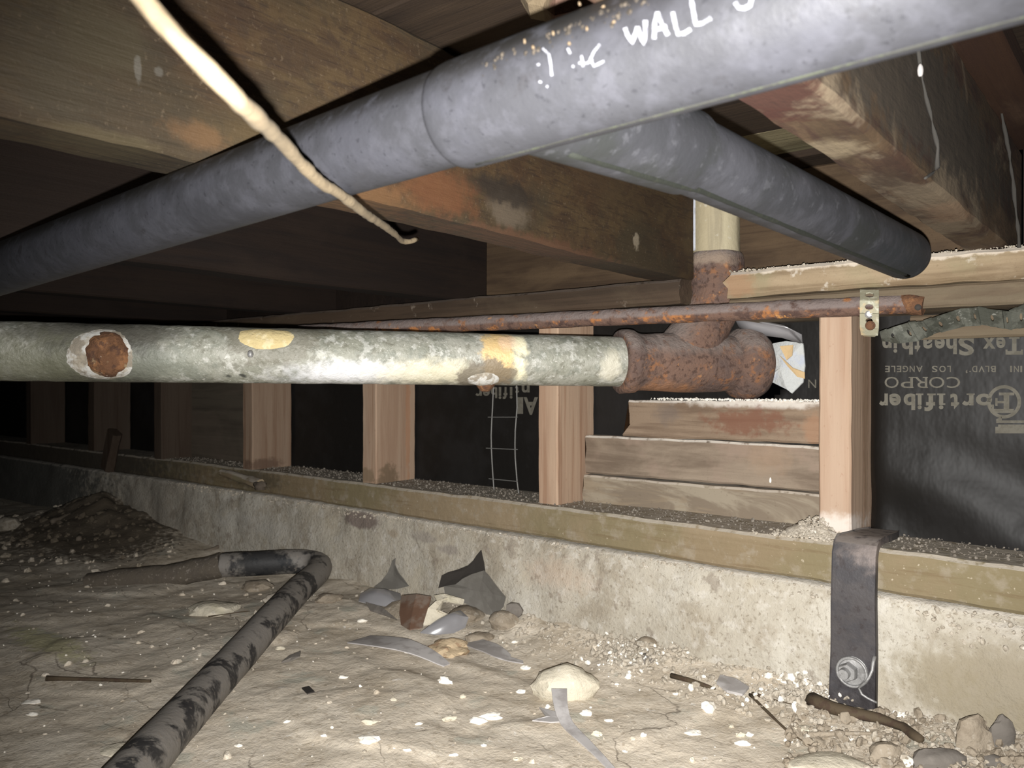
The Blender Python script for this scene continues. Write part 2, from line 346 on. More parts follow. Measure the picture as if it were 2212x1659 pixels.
# --- pipes and metal
def big(px, py): return tuple(P(px, py, .916+(px/1340)*.179-.033))
m_zinc = M('zinc_patina_pipe', (.205, .205, .165), [(16, .42, .6, (.29, .285, .245), .85, (1, 1, 1), .8), (45, .47, .62, (.15, .158, .13), .65), (28, .58, .68, (.42, .415, .37), .7), (75, .54, .63, (.46, .455, .42), .55), (110, .54, .64, (.12, .115, .085), .6), (240, .60, .70, (.62, .60, .55), .5)],
    blobs=[(big(760, 806), (.13, .12, .020), (.66, .66, .68), .8, .8), (big(930, 806), (.13, .10, .022), (.60, .55, .40), .7, .7),
           (big(1075, 765), (.026, .03, .05), (.62, .43, .19), .85, .35), (big(1120, 760), (.014, .016, .05), (.72, .66, .45), .8, .5), (big(1095, 740), (.014, .016, .02), (.66, .46, .32), .6, .5),
           (big(1050, 815), (.040, .042, .028), (.12, .10, .075), .85, .25), (big(590, 728), (.066, .07, .040), (.12, .11, .08), .7, .3),
           (big(220, 768), (.085, .09, .07), (.05, .047, .038), .92, .45, .25), (big(120, 720), (.06, .06, .014), (.10, .095, .08), .6, .5), (big(330, 722), (.05, .05, .014), (.09, .085, .07), .6, .6),
           (big(495, 808), (.006, .006, .005), (.02, .02, .018), .9, .4), (big(525, 808), (.007, .007, .005), (.02, .02, .018), .9, .4),
           (big(1320, 790), (.02, .02, .03), (.62, .58, .46), .5, .6), (big(40, 790), (.15, .15, .05), (.13, .13, .085), .7, .8), (big(330, 790), (.09, .09, .03), (.17, .18, .145), .6, .8)],  # leftmost blob darkens the pipe end to paint in the fading flash
    rough=.55, metal=.1, bump=[(70, .0016, None), (220, .0009, None), (20, .002, None)], spec=.5)
m_rust = M('flaking_rust', (.125, .075, .055), [(14, .42, .58, (.085, .058, .05), .85), (60, .54, .66, (.22, .095, .038), .7), (140, .52, .62, (.045, .026, .02), .7), (90, .64, .72, (.33, .16, .065), .6)],
    blobs=[((-.54, .99, -.01), (.06, .07, .022), (.26, .125, .06), .7, .7), ((-.487, 1.03, .17), (.05, .05, .016), (.24, .185, .14), .8, .6), ((-.43, 1.12, .0), (.03, .05, .04), (.055, .04, .034), .8, .6)], rough=.9, bump=[(110, .0025, None), (320, .0012, None)], dust=((.17, .14, .125), .85, .1, .6))
m_rustpipe = M('rusty_thin_pipe', (.11, .065, .048), [(45, .52, .62, (.30, .12, .035), .85), (70, .48, .58, (.045, .026, .022), .75), (38, .62, .68, (.48, .23, .07), .85)], rough=.9, bump=[(140, .0022, None), (400, .0008, None)], dust=((.15, .12, .11), .95, -.35, .0))
m_rustcap = M('rust_scab', (.105, .05, .025), [(60, .5, .62, (.20, .095, .042), .85), (35, .6, .66, (.30, .22, .13), .8), (90, .55, .62, (.06, .03, .02), .8), (120, .66, .7, (.6, .52, .42), .7)], rough=.9, bump=[(160, .003, None)])
m_white_ox = M('white_zinc_oxide', (.44, .43, .40), [(50, .48, .58, (.17, .14, .10), .85), (90, .5, .6, (.30, .26, .20), .6), (180, .6, .68, (.2, .17, .13), .7)], bump=[(200, .0015, None)])
m_cream = M('cream_foam_blister', (.46, .37, .19), [(60, .5, .62, (.56, .48, .30), .8), (150, .58, .66, (.4, .3, .15), .5)], bump=[(150, .002, None)])
m_riser = M('flaking_painted_riser', (.30, .255, .165), [(18, .45, .6, (.37, .325, .22), .8, GZ), (50, .5, .62, (.21, .18, .12), .7, GZ), (90, .6, .7, (.42, .39, .32), .6)], rough=.7, bump=[(90, .0012, None)])
m_bluewhite = M('white_paint_strip', (.40, .41, .45), [(60, .5, .6, (.28, .28, .30), .8)])
m_tornplaster = M('torn_white_liner', (.40, .41, .40), [(16, .5, .6, (.34, .37, .44), .8), (60, .58, .68, (.46, .45, .41), .6)], bump=[(70, .003, None), (260, .001, None)])
m_tornorange = M('torn_tan_liner', (.42, .30, .16), bump=[(120, .001, None)])
def pipesurf(px, py): return tuple(P(px, py, .27))
m_abs = M('dusty_black_plastic', (.0225, .0226, .0255), [(22, .42, .62, (.029, .0292, .0345), .9), (90, .46, .64, (.036, .036, .042), .5), (50, .60, .70, (.015, .014, .015), .7), (260, .60, .68, (.010, .010, .012), .6), (9, .52, .62, (.015, .015, .017), .6)],
    blobs=[(tuple(P(1210, 55, .33)), (.035, .03, .012), (.011, .0095, .008), .85, .7, .9), (tuple(P(1330, 20, .31)), (.035, .03, .009), (.011, .0095, .008), .8, .7, .9), (tuple(P(1000, 145, .36)), (.03, .03, .007), (.012, .012, .012), .8, .7, .9), (tuple(P(472, 420, .52)), (.003, .01, .009), (.010, .010, .011), .8, .5)], rough=.55, bump=[(260, .0002, None), (60, .0004, None)], spec=.25, dust=((.0068, .006, .005), .9, .05, .6))
m_abs_b = M('weathered_plastic_branch', (.020, .0202, .0225), [(30, .42, .62, (.031, .031, .0355), .9), (12, .5, .62, (.0155, .0165, .0155), .8), (120, .58, .68, (.048, .048, .053), .5)], blobs=[((-.2, .72, .11), (.06, .10, .06), (.016, .018, .02), .85, .6)], rough=.6, bump=[(200, .0003, None)], spec=.25)
m_seam = M('green_mould_seam', (.0045, .0055, .003), [(120, .55, .66, (.009, .010, .005), .8)], bump=[(300, .0006, None)])
m_seam2 = M('mould_flecked_joint', (.010, .0098, .0078), [(150, .5, .62, (.016, .018, .010), .9), (80, .62, .7, (.020, .020, .014), .7)], bump=[(300, .0005, None)])
m_marker = M('white_marker_ink', (.17, .17, .19), [(300, .56, .64, (.06, .06, .07), .8)], rough=.7)
m_floorpipe = M('dirty_black_pipe', (.18, .165, .148), [(24, .50, .60, (.014, .014, .016), .9, (1, 1, 1), .3), (40, .58, .66, (.022, .021, .022), .8), (120, .56, .68, (.22, .19, .16), .5)], blobs=[(tuple(P(575, 1218, 1.5)), (.13, .05, .05), (.012, .013, .015), .9, .5)], rough=.6, bump=[(150, .0008, None)])
m_floorpipe_soil = M('soil_caked_pipe', (.10, .083, .064), [(40, .48, .6, (.09, .075, .06), .8), (150, .58, .68, (.3, .26, .22), .6)], rough=.95, bump=[(90, .003, None)])
m_cord = M('cream_cord', (.15, .115, .07), [(120, .5, .65, (.10, .075, .045), .6)], rough=.9, bump=[(300, .0006, None)])
m_steel = M('black_anchor_steel', (.045, .042, .045), [(30, .45, .6, (.06, .054, .054), .8), (90, .55, .66, (.035, .028, .028), .7)], blobs=[((-.22, .93, -.185), (.08, .09, .028), (.20, .165, .15), .9, .8), ((-.2, .93, -.345), (.1, .1, .05), (.018, .015, .016), .85, .5)], rough=.55, metal=.2, bump=[(90, .0008, None)], dust=((.24, .21, .19), .9))
m_bolt = M('dull_zinc_bolt', (.27, .265, .26), [(90, .5, .6, (.18, .175, .17), .8)], rough=.5, metal=.4, bump=[(200, .0006, None)])
m_galv = M('galvanised_strap', (.29, .275, .20), [(30, .5, .6, (.46, .33, .18), .7), (90, .55, .65, (.5, .5, .42), .6)], blobs=[((-.277, .97, .045), (.02, .02, .012), (.50, .30, .12), .7, .8)], rough=.6, metal=.2, bump=[(150, .0007, None)])
m_perf = M('dull_perforated_strap', (.05, .052, .042), [(50, .48, .6, (.10, .102, .085), .8), (160, .6, .7, (.3, .3, .27), .6)], rough=.6, metal=.2, bump=[(120, .0008, None)])
m_wire = M('dull_wire', (.17, .165, .155), rough=.6, metal=.3)
m_paper = M('black_building_paper', (.0085, .0076, .0068), [(5, .45, .6, (.014, .013, .0125), .8), (60, .55, .7, (.013, .012, .012), .4), (500, .72, .75, (.10, .09, .08), .6)], rough=.5, bump=[(9, .0035, (1, 1, .6))], spec=.16)
m_ink = M('grey_printed_ink', (.098, .09, .072), [(120, .45, .6, (.072, .065, .05), .8)], rough=.8)
m_web = M('dusty_cobweb', (.035, .032, .028), rough=1)
m_redscrap = M('red_brown_broken_scrap', (.09, .05, .035), [(40, .45, .6, (.055, .02, .015), .9), (90, .6, .7, (.15, .12, .09), .7)], blobs=[(tuple(P(1150, 5, .55)), (.03, .03, .03), (.13, .10, .06), .9, .5)], bump=[(90, .002, None)])
random.seed(7)

# ================================================================== THE SETTING
# floor: dry dirt, finer where the photograph looks
def floor():
    xs = []; x = -3.7
    while x < .75: xs.append(x); x += .03 if x < -2.4 else (.014 if x < -1.5 else .0065)
    ys = []; y = -.35
    while y < 1.16: ys.append(y); y += .02 if y < .2 else .0065
    vs = [(x, y, fz(x, y)) for x in xs for y in ys]; n = len(ys)
    fs = [(i*n+j, (i+1)*n+j, (i+1)*n+j+1, i*n+j+1) for i in range(len(xs)-1) for j in range(n-1)]
    me = bpy.data.meshes.new('floor'); me.from_pydata(vs, [], fs); me.materials.append(m_dirt)
    for p in me.polygons: p.use_smooth = True
    o = bpy.data.objects.new('floor', me); C.objects.link(o); tag(o, 'dry tan dirt floor of the crawl space strewn with pale chips', kind='structure')
floor()
def YF(x): return .955-(x+.11)*.04 if x > -1.4 else 1.0066          # front face of the sill and the footing under it
def footing():
    vs = []; fs = []; xs = []; x = -3.65
    while x < .5: xs.append(x); x += .03 if x < -2.4 else .0075
    prof = [(.16, -.236), (.10, -.2355), (.05, -.235), (.02, -.2345), (.006, -.235)]
    zt = -.238
    while zt > -.45: prof.append((0, zt)); zt -= .0065
    n = len(prof)
    for x in xs:
        cz = .010*max(0, mn.noise(Vector((x*6, 2, 0))))+.006*abs(mn.noise(Vector((x*25, 4, 0))))
        if x > -.19: cz += .012*min(1, (x+.19)/.05)
        for j, (dy, z) in enumerate(prof):
            f = max(0, min(1, (-.236-z)/.13)); s = Vector((x*14, z*14, 2)); s2 = Vector((x*50, z*50, 5))
            yy = YF(x)+dy-.014*f + (.0050*mn.noise(s)+.0014*mn.noise(s2)) - .004
            if dy == 0 and z > -.262: yy += cz*.9*(1-(-.236-z)/.026)
            zz = z - (cz*.5 if j in (4, 5) else 0)+.001*mn.noise(s2*2)
            pit = mn.noise(Vector((x*11+4, z*16, 9)))
            if dy == 0: yy += .012*max(0, pit-.38)
            vs.append((x, yy, zz))
    fs = [(i*n+j, i*n+j+1, (i+1)*n+j+1, (i+1)*n+j) for i in range(len(xs)-1) for j in range(n-1)]
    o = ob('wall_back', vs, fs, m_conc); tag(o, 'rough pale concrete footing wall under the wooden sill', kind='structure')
footing()
# ceiling: the subfloor boards lying across the joists
ceil = empty('ceiling', (-1.4, .4, .29), 'dark subfloor boards lying over the joists', kind='structure')
y = -.42; k = 0
while y < 1.12:
    wd = [.135, .11, .142, .09, .128][k % 5]
    z = .290+.003*(k % 3)
    v, f = lumber_geo(-3.6, .5, y, y+wd-.0045, z, z+.02, axis='x', cuts=40, seed=k*3.1, jit=.0015)
    ob('subfloor_board', v, f, m_subolive if k == 11 else m_sub, ceil, flat_angle=.5)
    y += wd; k += 1

# ================================================================== TIMBER FRAME
# joists run from the camera to the plate, 142 mm above the lens
def jw(v): t = max(0, min(1, (v.y-.45)/.5)); return Vector((v.x-.021*t, v.y, v.z))
j = lumber('floor_joist', (-.530, J1X, -.35, 1.012, .142, .2885), m_joist1, axis='y', cuts=90, jit=.0016, ch=.003, warp=jw)
tag(j, 'broad brown joist crossing behind the grey pipe and cream cord', 'joist', 'floor joists overhead')
j = lumber('floor_joist', (-.170, -.130, -.35, 1.085, .142, .266), m_joist0, axis='y', cuts=90, jit=.0013, ch=.004, seed=5)
tag(j, 'stained joist overhead at right with pale streaks on its underside', 'joist', 'floor joists overhead')
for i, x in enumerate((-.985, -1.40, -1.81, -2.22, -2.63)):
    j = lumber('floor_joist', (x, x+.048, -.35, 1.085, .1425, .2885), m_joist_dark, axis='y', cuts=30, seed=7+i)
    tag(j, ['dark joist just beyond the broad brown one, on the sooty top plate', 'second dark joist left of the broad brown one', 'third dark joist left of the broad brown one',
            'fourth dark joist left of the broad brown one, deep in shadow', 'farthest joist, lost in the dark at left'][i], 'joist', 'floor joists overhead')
b = lumber('nailing_strip', (-.168, -.098, -.35, 1.085, .267, .2885), m_subred, axis='y', cuts=40, jit=.001)
tag(b, 'reddish board strip on top of the right-hand joist', 'board')
# rim boards between joists
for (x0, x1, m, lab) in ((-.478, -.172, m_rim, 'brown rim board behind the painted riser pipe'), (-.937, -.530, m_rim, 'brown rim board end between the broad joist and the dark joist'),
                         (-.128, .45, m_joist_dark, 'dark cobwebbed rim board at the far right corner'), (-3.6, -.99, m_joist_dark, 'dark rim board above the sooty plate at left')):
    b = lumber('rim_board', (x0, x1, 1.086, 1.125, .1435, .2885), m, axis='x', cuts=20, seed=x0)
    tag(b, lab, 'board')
# top plates
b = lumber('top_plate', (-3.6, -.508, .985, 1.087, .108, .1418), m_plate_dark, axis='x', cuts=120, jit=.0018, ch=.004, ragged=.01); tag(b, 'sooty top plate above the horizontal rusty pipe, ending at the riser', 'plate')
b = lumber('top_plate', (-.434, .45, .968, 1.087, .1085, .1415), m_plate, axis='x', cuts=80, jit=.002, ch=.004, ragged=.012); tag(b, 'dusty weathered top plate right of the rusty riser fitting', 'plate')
b = lumber('lower_top_plate', (-.434, .45, .977, 1.095, .083, .1078), m_plate_low, axis='x', cuts=60, jit=.001); tag(b, 'thin lower plate under the dusty top plate, resting on the stud', 'plate')
# sill
def sw(v): return Vector((v.x, v.y+YF(v.x)-.955, v.z))
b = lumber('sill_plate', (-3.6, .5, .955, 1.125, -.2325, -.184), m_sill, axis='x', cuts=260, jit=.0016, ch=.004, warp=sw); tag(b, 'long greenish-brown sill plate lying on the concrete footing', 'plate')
# studs
studs = [(-.330, m_stud_gum, .082, 'wide pale stud at right behind the galvanised strap'), (-.758, m_stud, .1075, 'stud with a split grain beside the grey stacked blocks'),
         (-1.169, m_stud_c, .1075, 'stud left of the wire mesh with a dark stain at its foot'), (-1.563, m_stud_d, .1075, 'reddish stud above the broken sill stub'),
         (-1.950, m_stud_dim, .1075, 'dim old stud beside the dim boarded bay'), (-2.313, m_stud_dim, .1075, 'dim reddish stud below the rust scab, tilted block at its foot'), (-2.74, m_stud_dim, .1075, 'leftmost stud, barely visible in the dark')]
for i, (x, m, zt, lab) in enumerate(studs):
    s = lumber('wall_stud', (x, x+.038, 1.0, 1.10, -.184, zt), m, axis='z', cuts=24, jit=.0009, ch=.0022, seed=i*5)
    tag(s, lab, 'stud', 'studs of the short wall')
# stacked blocks between two studs
for nm, dims, m, lab, rg in (('wood_block', (-.715, -.348, 1.062, 1.10, -.192, -.1425), m_blk_sw, 'swirly-grained grey block, lowest of the stack between two studs', .004),
                     ('wood_block', (-.716, -.350, 1.070, 1.10, -.141, -.081), m_blk, 'plain grey-brown block, middle of the stack between two studs', .004),
                     ('wood_block', (-.643, -.345, 1.072, 1.118, -.0795, -.024), m_blk_red, 'reddish stained top block with dusty top and ragged left end', .022)):
    b = lumber(nm, dims, m, axis='x', cuts=50, jit=.0016, ch=.003, ragged=rg, seed=dims[0]*30+dims[4]*90); tag(b, lab, 'block', 'blocks stacked between the studs')
b = lumber('bay_board', (-1.905, -1.60, 1.075, 1.095, -.184, .1), m_dim, axis='x', cuts=10); tag(b, 'dim grey board closing the bay left of the reddish stud', 'board')
v, f = lumber_geo(-.022, .022, -.012, .012, 0, .105, axis='z', cuts=8, jit=.002, ch=.006)
R = Matrix.Rotation(math.radians(24), 3, 'Y'); c0 = W(232, 1012, .985)
b = ob('tilted_block', [R@p+c0 for p in v], f, m_stud_dim, flat_angle=.5); tag(b, 'small block leaning against the dim reddish stud', 'block')
# broken stub on the sill
sb = empty('broken_stub', W(540, 1050, .985), 'broken pale stub of wood jutting from the sill below the reddish stud', 'stub')
st = lin(W(480, 1020, .99), W(560, 1046, .965), 8)
v, f = tube_geo(st, lambda t: .007+.005*t, n=10, jit=.006, jf=60); ob('stub', v, f, m_plate, sb, flat_angle=.7)
v, f = rock_geo(W(562, 1050, .958), (.016, .009, .010), 6, 3, .5, rot=.2); ob('broken_end', v, f, m_dim, sb)

# ================================================================== BUILDING PAPER with its print
def ypap(x, z):
    k = max(0, min(1, (x+.305)/.03)); k = k*k*(3-2*k)
    y = 1.104
    y -= k*(.046+.006*math.sin((x*26+z*44))*max(0, min(1, (-.05-z)/.07))+.012*max(0, mn.noise(Vector((x*6+z*7, z*9-x*3, 3))))*max(0, min(1, (-.0-z)/.05)))
    y += .0012*mn.noise(Vector((x*8, z*8, 2)))
    return y
bp = empty('building_paper', (-1.2, 1.1, -.18), 'black building paper behind the studs with upside-down grey print', 'paper')
vs = []; xs = []; x = -3.6
while x < .45: xs.append(x); x += .04 if x < -.8 else .008
zs = [-.195+.3*i/40 for i in range(41)]; n = len(zs)
vs = [(x, ypap(x, z), z) for x in xs for z in zs]
vs = [(a, b_+.0, c) for a, b_, c in vs]; fs = []
for i in range(len(xs)-1):
    for k in range(n-1):
        cx = (xs[i]+xs[i+1])/2; cz = (zs[k]+zs[k+1])/2
        if math.hypot(cx+.44, (cz-.03)) < .050+.008*mn.noise(Vector((cx*60, cz*60, 0))): continue
        fs.append((i*n+k, (i+1)*n+k, (i+1)*n+k+1, i*n+k+1))
vb = len(vs)
ob('sheet', vs, fs, m_paper, bp).modifiers.new('thickness', 'SOLIDIFY').thickness = .001
# lettering: each glyph set in its own box, turned upside down as on the paper
def ypx(px, py):
    p = W(px, py, 1.06)
    for _ in range(4): p = W(px, py, ypap(p.x, p.z)-.0016)
    return p
def glyph_mesh(ch, bold=.02):
    cu = bpy.data.curves.new('g', 'FONT'); cu.body = ch; cu.offset = bold; cu.fill_mode = 'FRONT'; cu.resolution_u = 4
    t = bpy.data.objects.new('g', cu); C.objects.link(t); dg = bpy.context.evaluated_depsgraph_get(); dg.update()
    me = bpy.data.meshes.new_from_object(t.evaluated_get(dg)); bpy.data.objects.remove(t); bpy.data.curves.remove(cu)
    V = [v.co.copy() for v in me.vertices]; Fc = [tuple(p.vertices) for p in me.polygons]; bpy.data.meshes.remove(me)
    return V, Fc
SERIF = {'T': [(0, .5, .22), (1, .5, .0)], }
def lay(mb, ch, x0, x1, yt, yb, bold=.02, serif=()):
    V, Fc = glyph_mesh(ch, bold)
    if not V: return
    ax = min(v.x for v in V); bx = max(v.x for v in V); ay = min(v.y for v in V); by = max(v.y for v in V)
    V = [((v.x-ax)/(bx-ax), (v.y-ay)/(by-ay)) for v in V]; Fc = list(Fc)
    for (u0, u1, w0, w1) in serif:                      # little slab serifs, in glyph units
        k = len(V); V += [(u0, w0), (u1, w0), (u1, w1), (u0, w1)]; Fc.append((k, k+1, k+2, k+3))
    out = [ypx(x1-(x1-x0)*u, yt+(yb-yt)*v) for u, v in V]
    mb.add(out, Fc)
SB = (-.16, .55, -.03, .1)
def line(name, items, bold=.02, parent=bp):
    mb = MB()
    for it in items: lay(mb, it[0], *it[1:5], bold=bold, serif=it[5] if len(it) > 5 else ())
    o = mb.make(name, m_ink, parent, smooth=False); return o
line('printed_text', [('T', 2172, 2210, 727, 766, [(.2, .8, 0, .12), (0, .12, .72, 1), (.88, 1, .72, 1)]), ('e', 2152, 2172, 727, 752), ('x', 2123, 2150, 727, 753, [(0, .35, 0, .12), (.65, 1, 0, .12)]), ('S', 2070, 2104, 727, 768),
     ('h', 2044, 2067, 727, 765, [(-.05, .3, 0, .08), (.6, 1.05, 0, .08)]), ('e', 2019, 2041, 727, 753), ('a', 1991, 2014, 727, 753), ('t', 1975, 1988, 727, 761), ('h', 1948, 1972, 727, 766, [(-.05, .3, 0, .08), (.6, 1.05, 0, .08)]),
     ('i', 1930, 1938, 727, 762, [(-.3, 1.3, 0, .08)]), ('n', 1906, 1926, 727, 752)], .03)
line('printed_address', [(c, a, b_, 790, 804) for c, a, b_ in (('I', 2204, 2208), ('N', 2190, 2201), ('I', 2182, 2186), ('B', 2140, 2151), ('L', 2128, 2137), ('V', 2114, 2127), ('D', 2100, 2111))] +
     [('.', 2094, 2097, 801, 804), (',', 2086, 2090, 799, 806)] + [(c, a, b_, 790, 804) for c, a, b_ in (('L', 2046, 2054), ('O', 2029, 2043), ('S', 2013, 2025), ('A', 1979, 1993), ('N', 1965, 1976), ('G', 1950, 1962), ('E', 1937, 1947), ('L', 1925, 1934), ('E', 1912, 1922))], .015)
sr = [(-.05, .35, 0, .1), (-.05, .3, .9, 1)]
line('printed_corporation', [('C', 2045, 2074, 814, 838), ('O', 2007, 2040, 814, 838), ('R', 1975, 2003, 814, 838, sr+[(.75, 1.1, 0, .1)]), ('P', 1946, 1972, 814, 838, sr), ('O', 1911, 1941, 814, 838)], .0)
line('printed_letter', [('N', 1746, 1763, 820, 838)], .0)
line('printed_name', [('o', 2108, 2143, 850, 876), ('r', 2078, 2103, 850, 876, [(-.1, .6, 0, .12)]), ('t', 2053, 2072, 850, 884), ('i', 2028, 2038, 850, 884, [(-.4, 1.4, 0, .1), (-.4, .5, .62, .72)]),
     ('f', 1997, 2020, 850, 888, [(-.05, .75, 0, .1)]), ('i', 1982, 1991, 850, 884, [(-.4, 1.4, 0, .1)]), ('b', 1952, 1977, 850, 886), ('e', 1921, 1946, 850, 876), ('r', 1899, 1918, 850, 876)], .035)
line('printed_name_at_mesh', [('r', 1027, 1041, 840, 855), ('e', 1043, 1058, 840, 855), ('b', 1060, 1074, 836, 860), ('i', 1077, 1083, 836, 862), ('f', 1086, 1096, 836, 862), ('i', 1101, 1107, 836, 861), ('t', 1113, 1121, 834, 852), ('n', 1127, 1144, 828, 848)], .03)
line('printed_letters_at_mesh', [('A', 1131, 1162, 858, 896), ('1', 1117, 1130, 858, 894)], .035)
# the emblem: ring, serif F, and a plinth
mb = MB(); ring = []; n = 40
for q, (rx, ry) in enumerate(((37, 36), (29, 29))):
    for i in range(n): a = 2*math.pi*i/n; ring.append(ypx(2169+rx*math.cos(a), 868+ry*math.sin(a)))
mb.add(ring, [(i, (i+1) % n, n+(i+1) % n, n+i) for i in range(n)])
def quad(x0, x1, y0, y1): mb.add([ypx(x0, y0), ypx(x1, y0), ypx(x1, y1), ypx(x0, y1)], [(0, 1, 2, 3)])
quad(2140, 2190, 883, 892); quad(2168, 2180, 850, 883); quad(2158, 2191, 848, 854); quad(2141, 2147, 874, 884); quad(2152, 2168, 866, 871); quad(2150, 2155, 860, 877)
quad(2152, 2212, 908, 914); quad(2156, 2212, 917, 922); quad(2150, 2212, 922, 936)
for i in range(6): quad(2152+i*2, 2154+i*2, 905-i, 908)
mb.make('printed_emblem', m_ink, bp, smooth=False)

# ================================================================== PIPES
def cyl_axis(A, B, n, r, **kw): return tube_geo(lin(A, B, n), r, **kw)
# horizontal galvanised pipe
pc = empty('galvanised_pipe', P(0, 761, .916), 'thick horizontal galvanised pipe with rust scabs and pale patina across the middle', 'pipe')
A = P(-500, 750, .849); B = P(1342, 781, 1.095); dr = (B-A).normalized()
RB = .0335
v, f = tube_geo(lin(A, B+dr*.02, 90), RB, n=48, jit=.0009, jf=45); ob('pipe_body', v, f, m_zinc, pc, flat_angle=.8)
def onbig(px, py, out=0):
    r = ray(px, py).normalized(); ax = dr; w0 = -A
    d1 = r-ax*r.dot(ax); w1 = w0-ax*w0.dot(ax); a = d1.dot(d1); b = 2*d1.dot(w1); c = w1.dot(w1)-RB*RB
    D = b*b-4*a*c; t = (-b-math.sqrt(max(D, 0)))/(2*a); p = r*t
    nrm = (p-A)-ax*(p-A).dot(ax); return p+nrm.normalized()*out, nrm.normalized()
def scab(name, px, py, rx, ry, h, m, seed=0, n=18, rings=5, lump=.35):
    """a low blister of corrosion that follows the pipe's surface; the outline is wavy"""
    _, nn = onbig(px, py); c = onbig(px, py)[0]; u = dr; vv = nn.cross(u)
    ang0 = 0; vs = [c+nn*h*(1+lump*mn.noise(c*90))]; fs = []
    for k in range(1, rings+1):
        rr = k/rings
        for i in range(n):
            a = 2*math.pi*i/n; w_ = 1+.12*mn.noise(Vector((math.cos(a)*1.5+seed, math.sin(a)*1.5, seed)))
            du = math.cos(a)*rx*rr*w_; th = math.sin(a)*ry*rr*w_/RB
            hh = h*(1-rr**3)*(1+lump*mn.noise(Vector((du*120, th*4, seed))))-.0012*rr
            base = c-nn*RB
            vs.append(base+u*du+(nn*math.cos(th)+vv*math.sin(th))*(RB+hh))
    for i in range(n): fs.append((0, 1+i, 1+(i+1) % n))
    for k in range(rings-1):
        for i in range(n):
            a = 1+k*n+i; b = 1+k*n+(i+1) % n; fs.append((a, a+n, b+n, b))
    return ob(name, vs, fs, m, pc)
scab('white_oxide_ring', 218, 770, .0375, .037, .0045, m_white_ox, 1, n=30)
scab('rust_scab', 228, 766, .0255, .031, .009, m_rustcap, 2, n=26, rings=8, lump=.6)
scab('cream_blister', 577, 727, .038, .020, .0028, m_cream, 3, n=26, rings=6)
scab('white_oxide_ring', 1045, 822, .024, .016, .004, m_white_ox, 4, n=24)
scab('rust_scab', 1048, 832, .013, .013, .008, m_rustcap, 5, n=20, rings=6, lump=.5)
v, f = rock_geo(onbig(541, 765)[0], (.0035, .0035, .005), 3, 2, .1); ob('water_drip', v, f, m_bolt, pc)

# cast iron tee with its hubs, on the stacked blocks
Ct = Vector((-.489, 1.056, .031))
tee = empty('cast_iron_tee', (Ct.x, Ct.y, -.01), 'rusty cast iron tee fitting on the stacked blocks, branching up to the riser', 'fitting')
h0 = B-dr*.004
def prof(name, base, ax, pr, m=m_rust, jit=.0022, n=40):
    pts = [base+ax*s for s, r in pr]; rr = [r for s, r in pr]
    v, f = tube_geo(pts, rr, n=n, jit=jit, jf=55); return ob(name, v, f, m, tee, flat_angle=.9)
prof('hub', h0, dr, [(0, .036), (.001, .0415), (.004, .0435), (.012, .0435), (.018, .0425), (.024, .0395), (.03, .0385), (.04, .0385), (.048, .0385), (.05, .03)])
prof('body', h0+dr*.044, dr, [(0, .033), (.004, .0385), (.02, .0400), (.045, .0410), (.07, .0405), (.1, .0395), (.128, .0385), (.13, .03)], n=48)
prof('end_hub', h0+dr*.165, dr, [(0, .030), (.002, .039), (.010, .047), (.022, .0515), (.036, .0515), (.046, .046), (.05, .038)], n=44)
up = Vector((0, 0, 1))
nb = Vector((Ct.x-.004, Ct.y-.004, .03)); nt = Vector((-.487, 1.05, .118))
sw_pts = [nb+Vector((-.030, -.03, .008)), nb+Vector((-.016, -.016, .035)), nb+Vector((-.006, -.004, .062)), nt+Vector((0, 0, 0)), nt+Vector((0, 0, .02))]
sp = resample(sw_pts, .01); L_ = len(sp)
v, f = tube_geo(sp, lambda t: .041-.006*t, n=40, jit=.002, jf=50); ob('neck', v, f, m_rust, tee, flat_angle=.9)
prof('branch_hub', Vector((-.4865, 1.049, .128)), up, [(0, .033), (.004, .035), (.012, .0375), (.02, .0385), (.04, .038), (.048, .0365), (.052, .034), (.053, .0325)])
v, f = rock_geo(W(1492, 588, 1.03), (.008, .01, .013), 4, 2, .2); ob('lug', v, f, m_rust, tee)
# riser
rs = empty('riser_pipe', (-.485, 1.048, .175), 'upright riser pipe with flaking yellow paint above the rusty tee', 'pipe')
v, f = tube_geo(lin((-.4865, 1.049, .172), (-.4865, 1.049, .2885), 14), .0328, n=40, jit=.0006, jf=60); ob('pipe_body', v, f, m_riser, rs, flat_angle=.9)
v = []; 
for i in range(13):
    z = .183+.1*i/12
    for a in (-2.05, -2.25, -2.48, -2.72): v.append(Vector((-.4865+.0336*math.cos(a), 1.049+.0336*math.sin(a), z)))
f = [(i*4+k, i*4+k+1, (i+1)*4+k+1, (i+1)*4+k) for i in range(12) for k in range(3)]
o = ob('white_paint_strip', v, f, m_bluewhite, rs); o['label'] = 'bluish white paint strip'; o.modifiers.new('t', 'SOLIDIFY').thickness = .0012

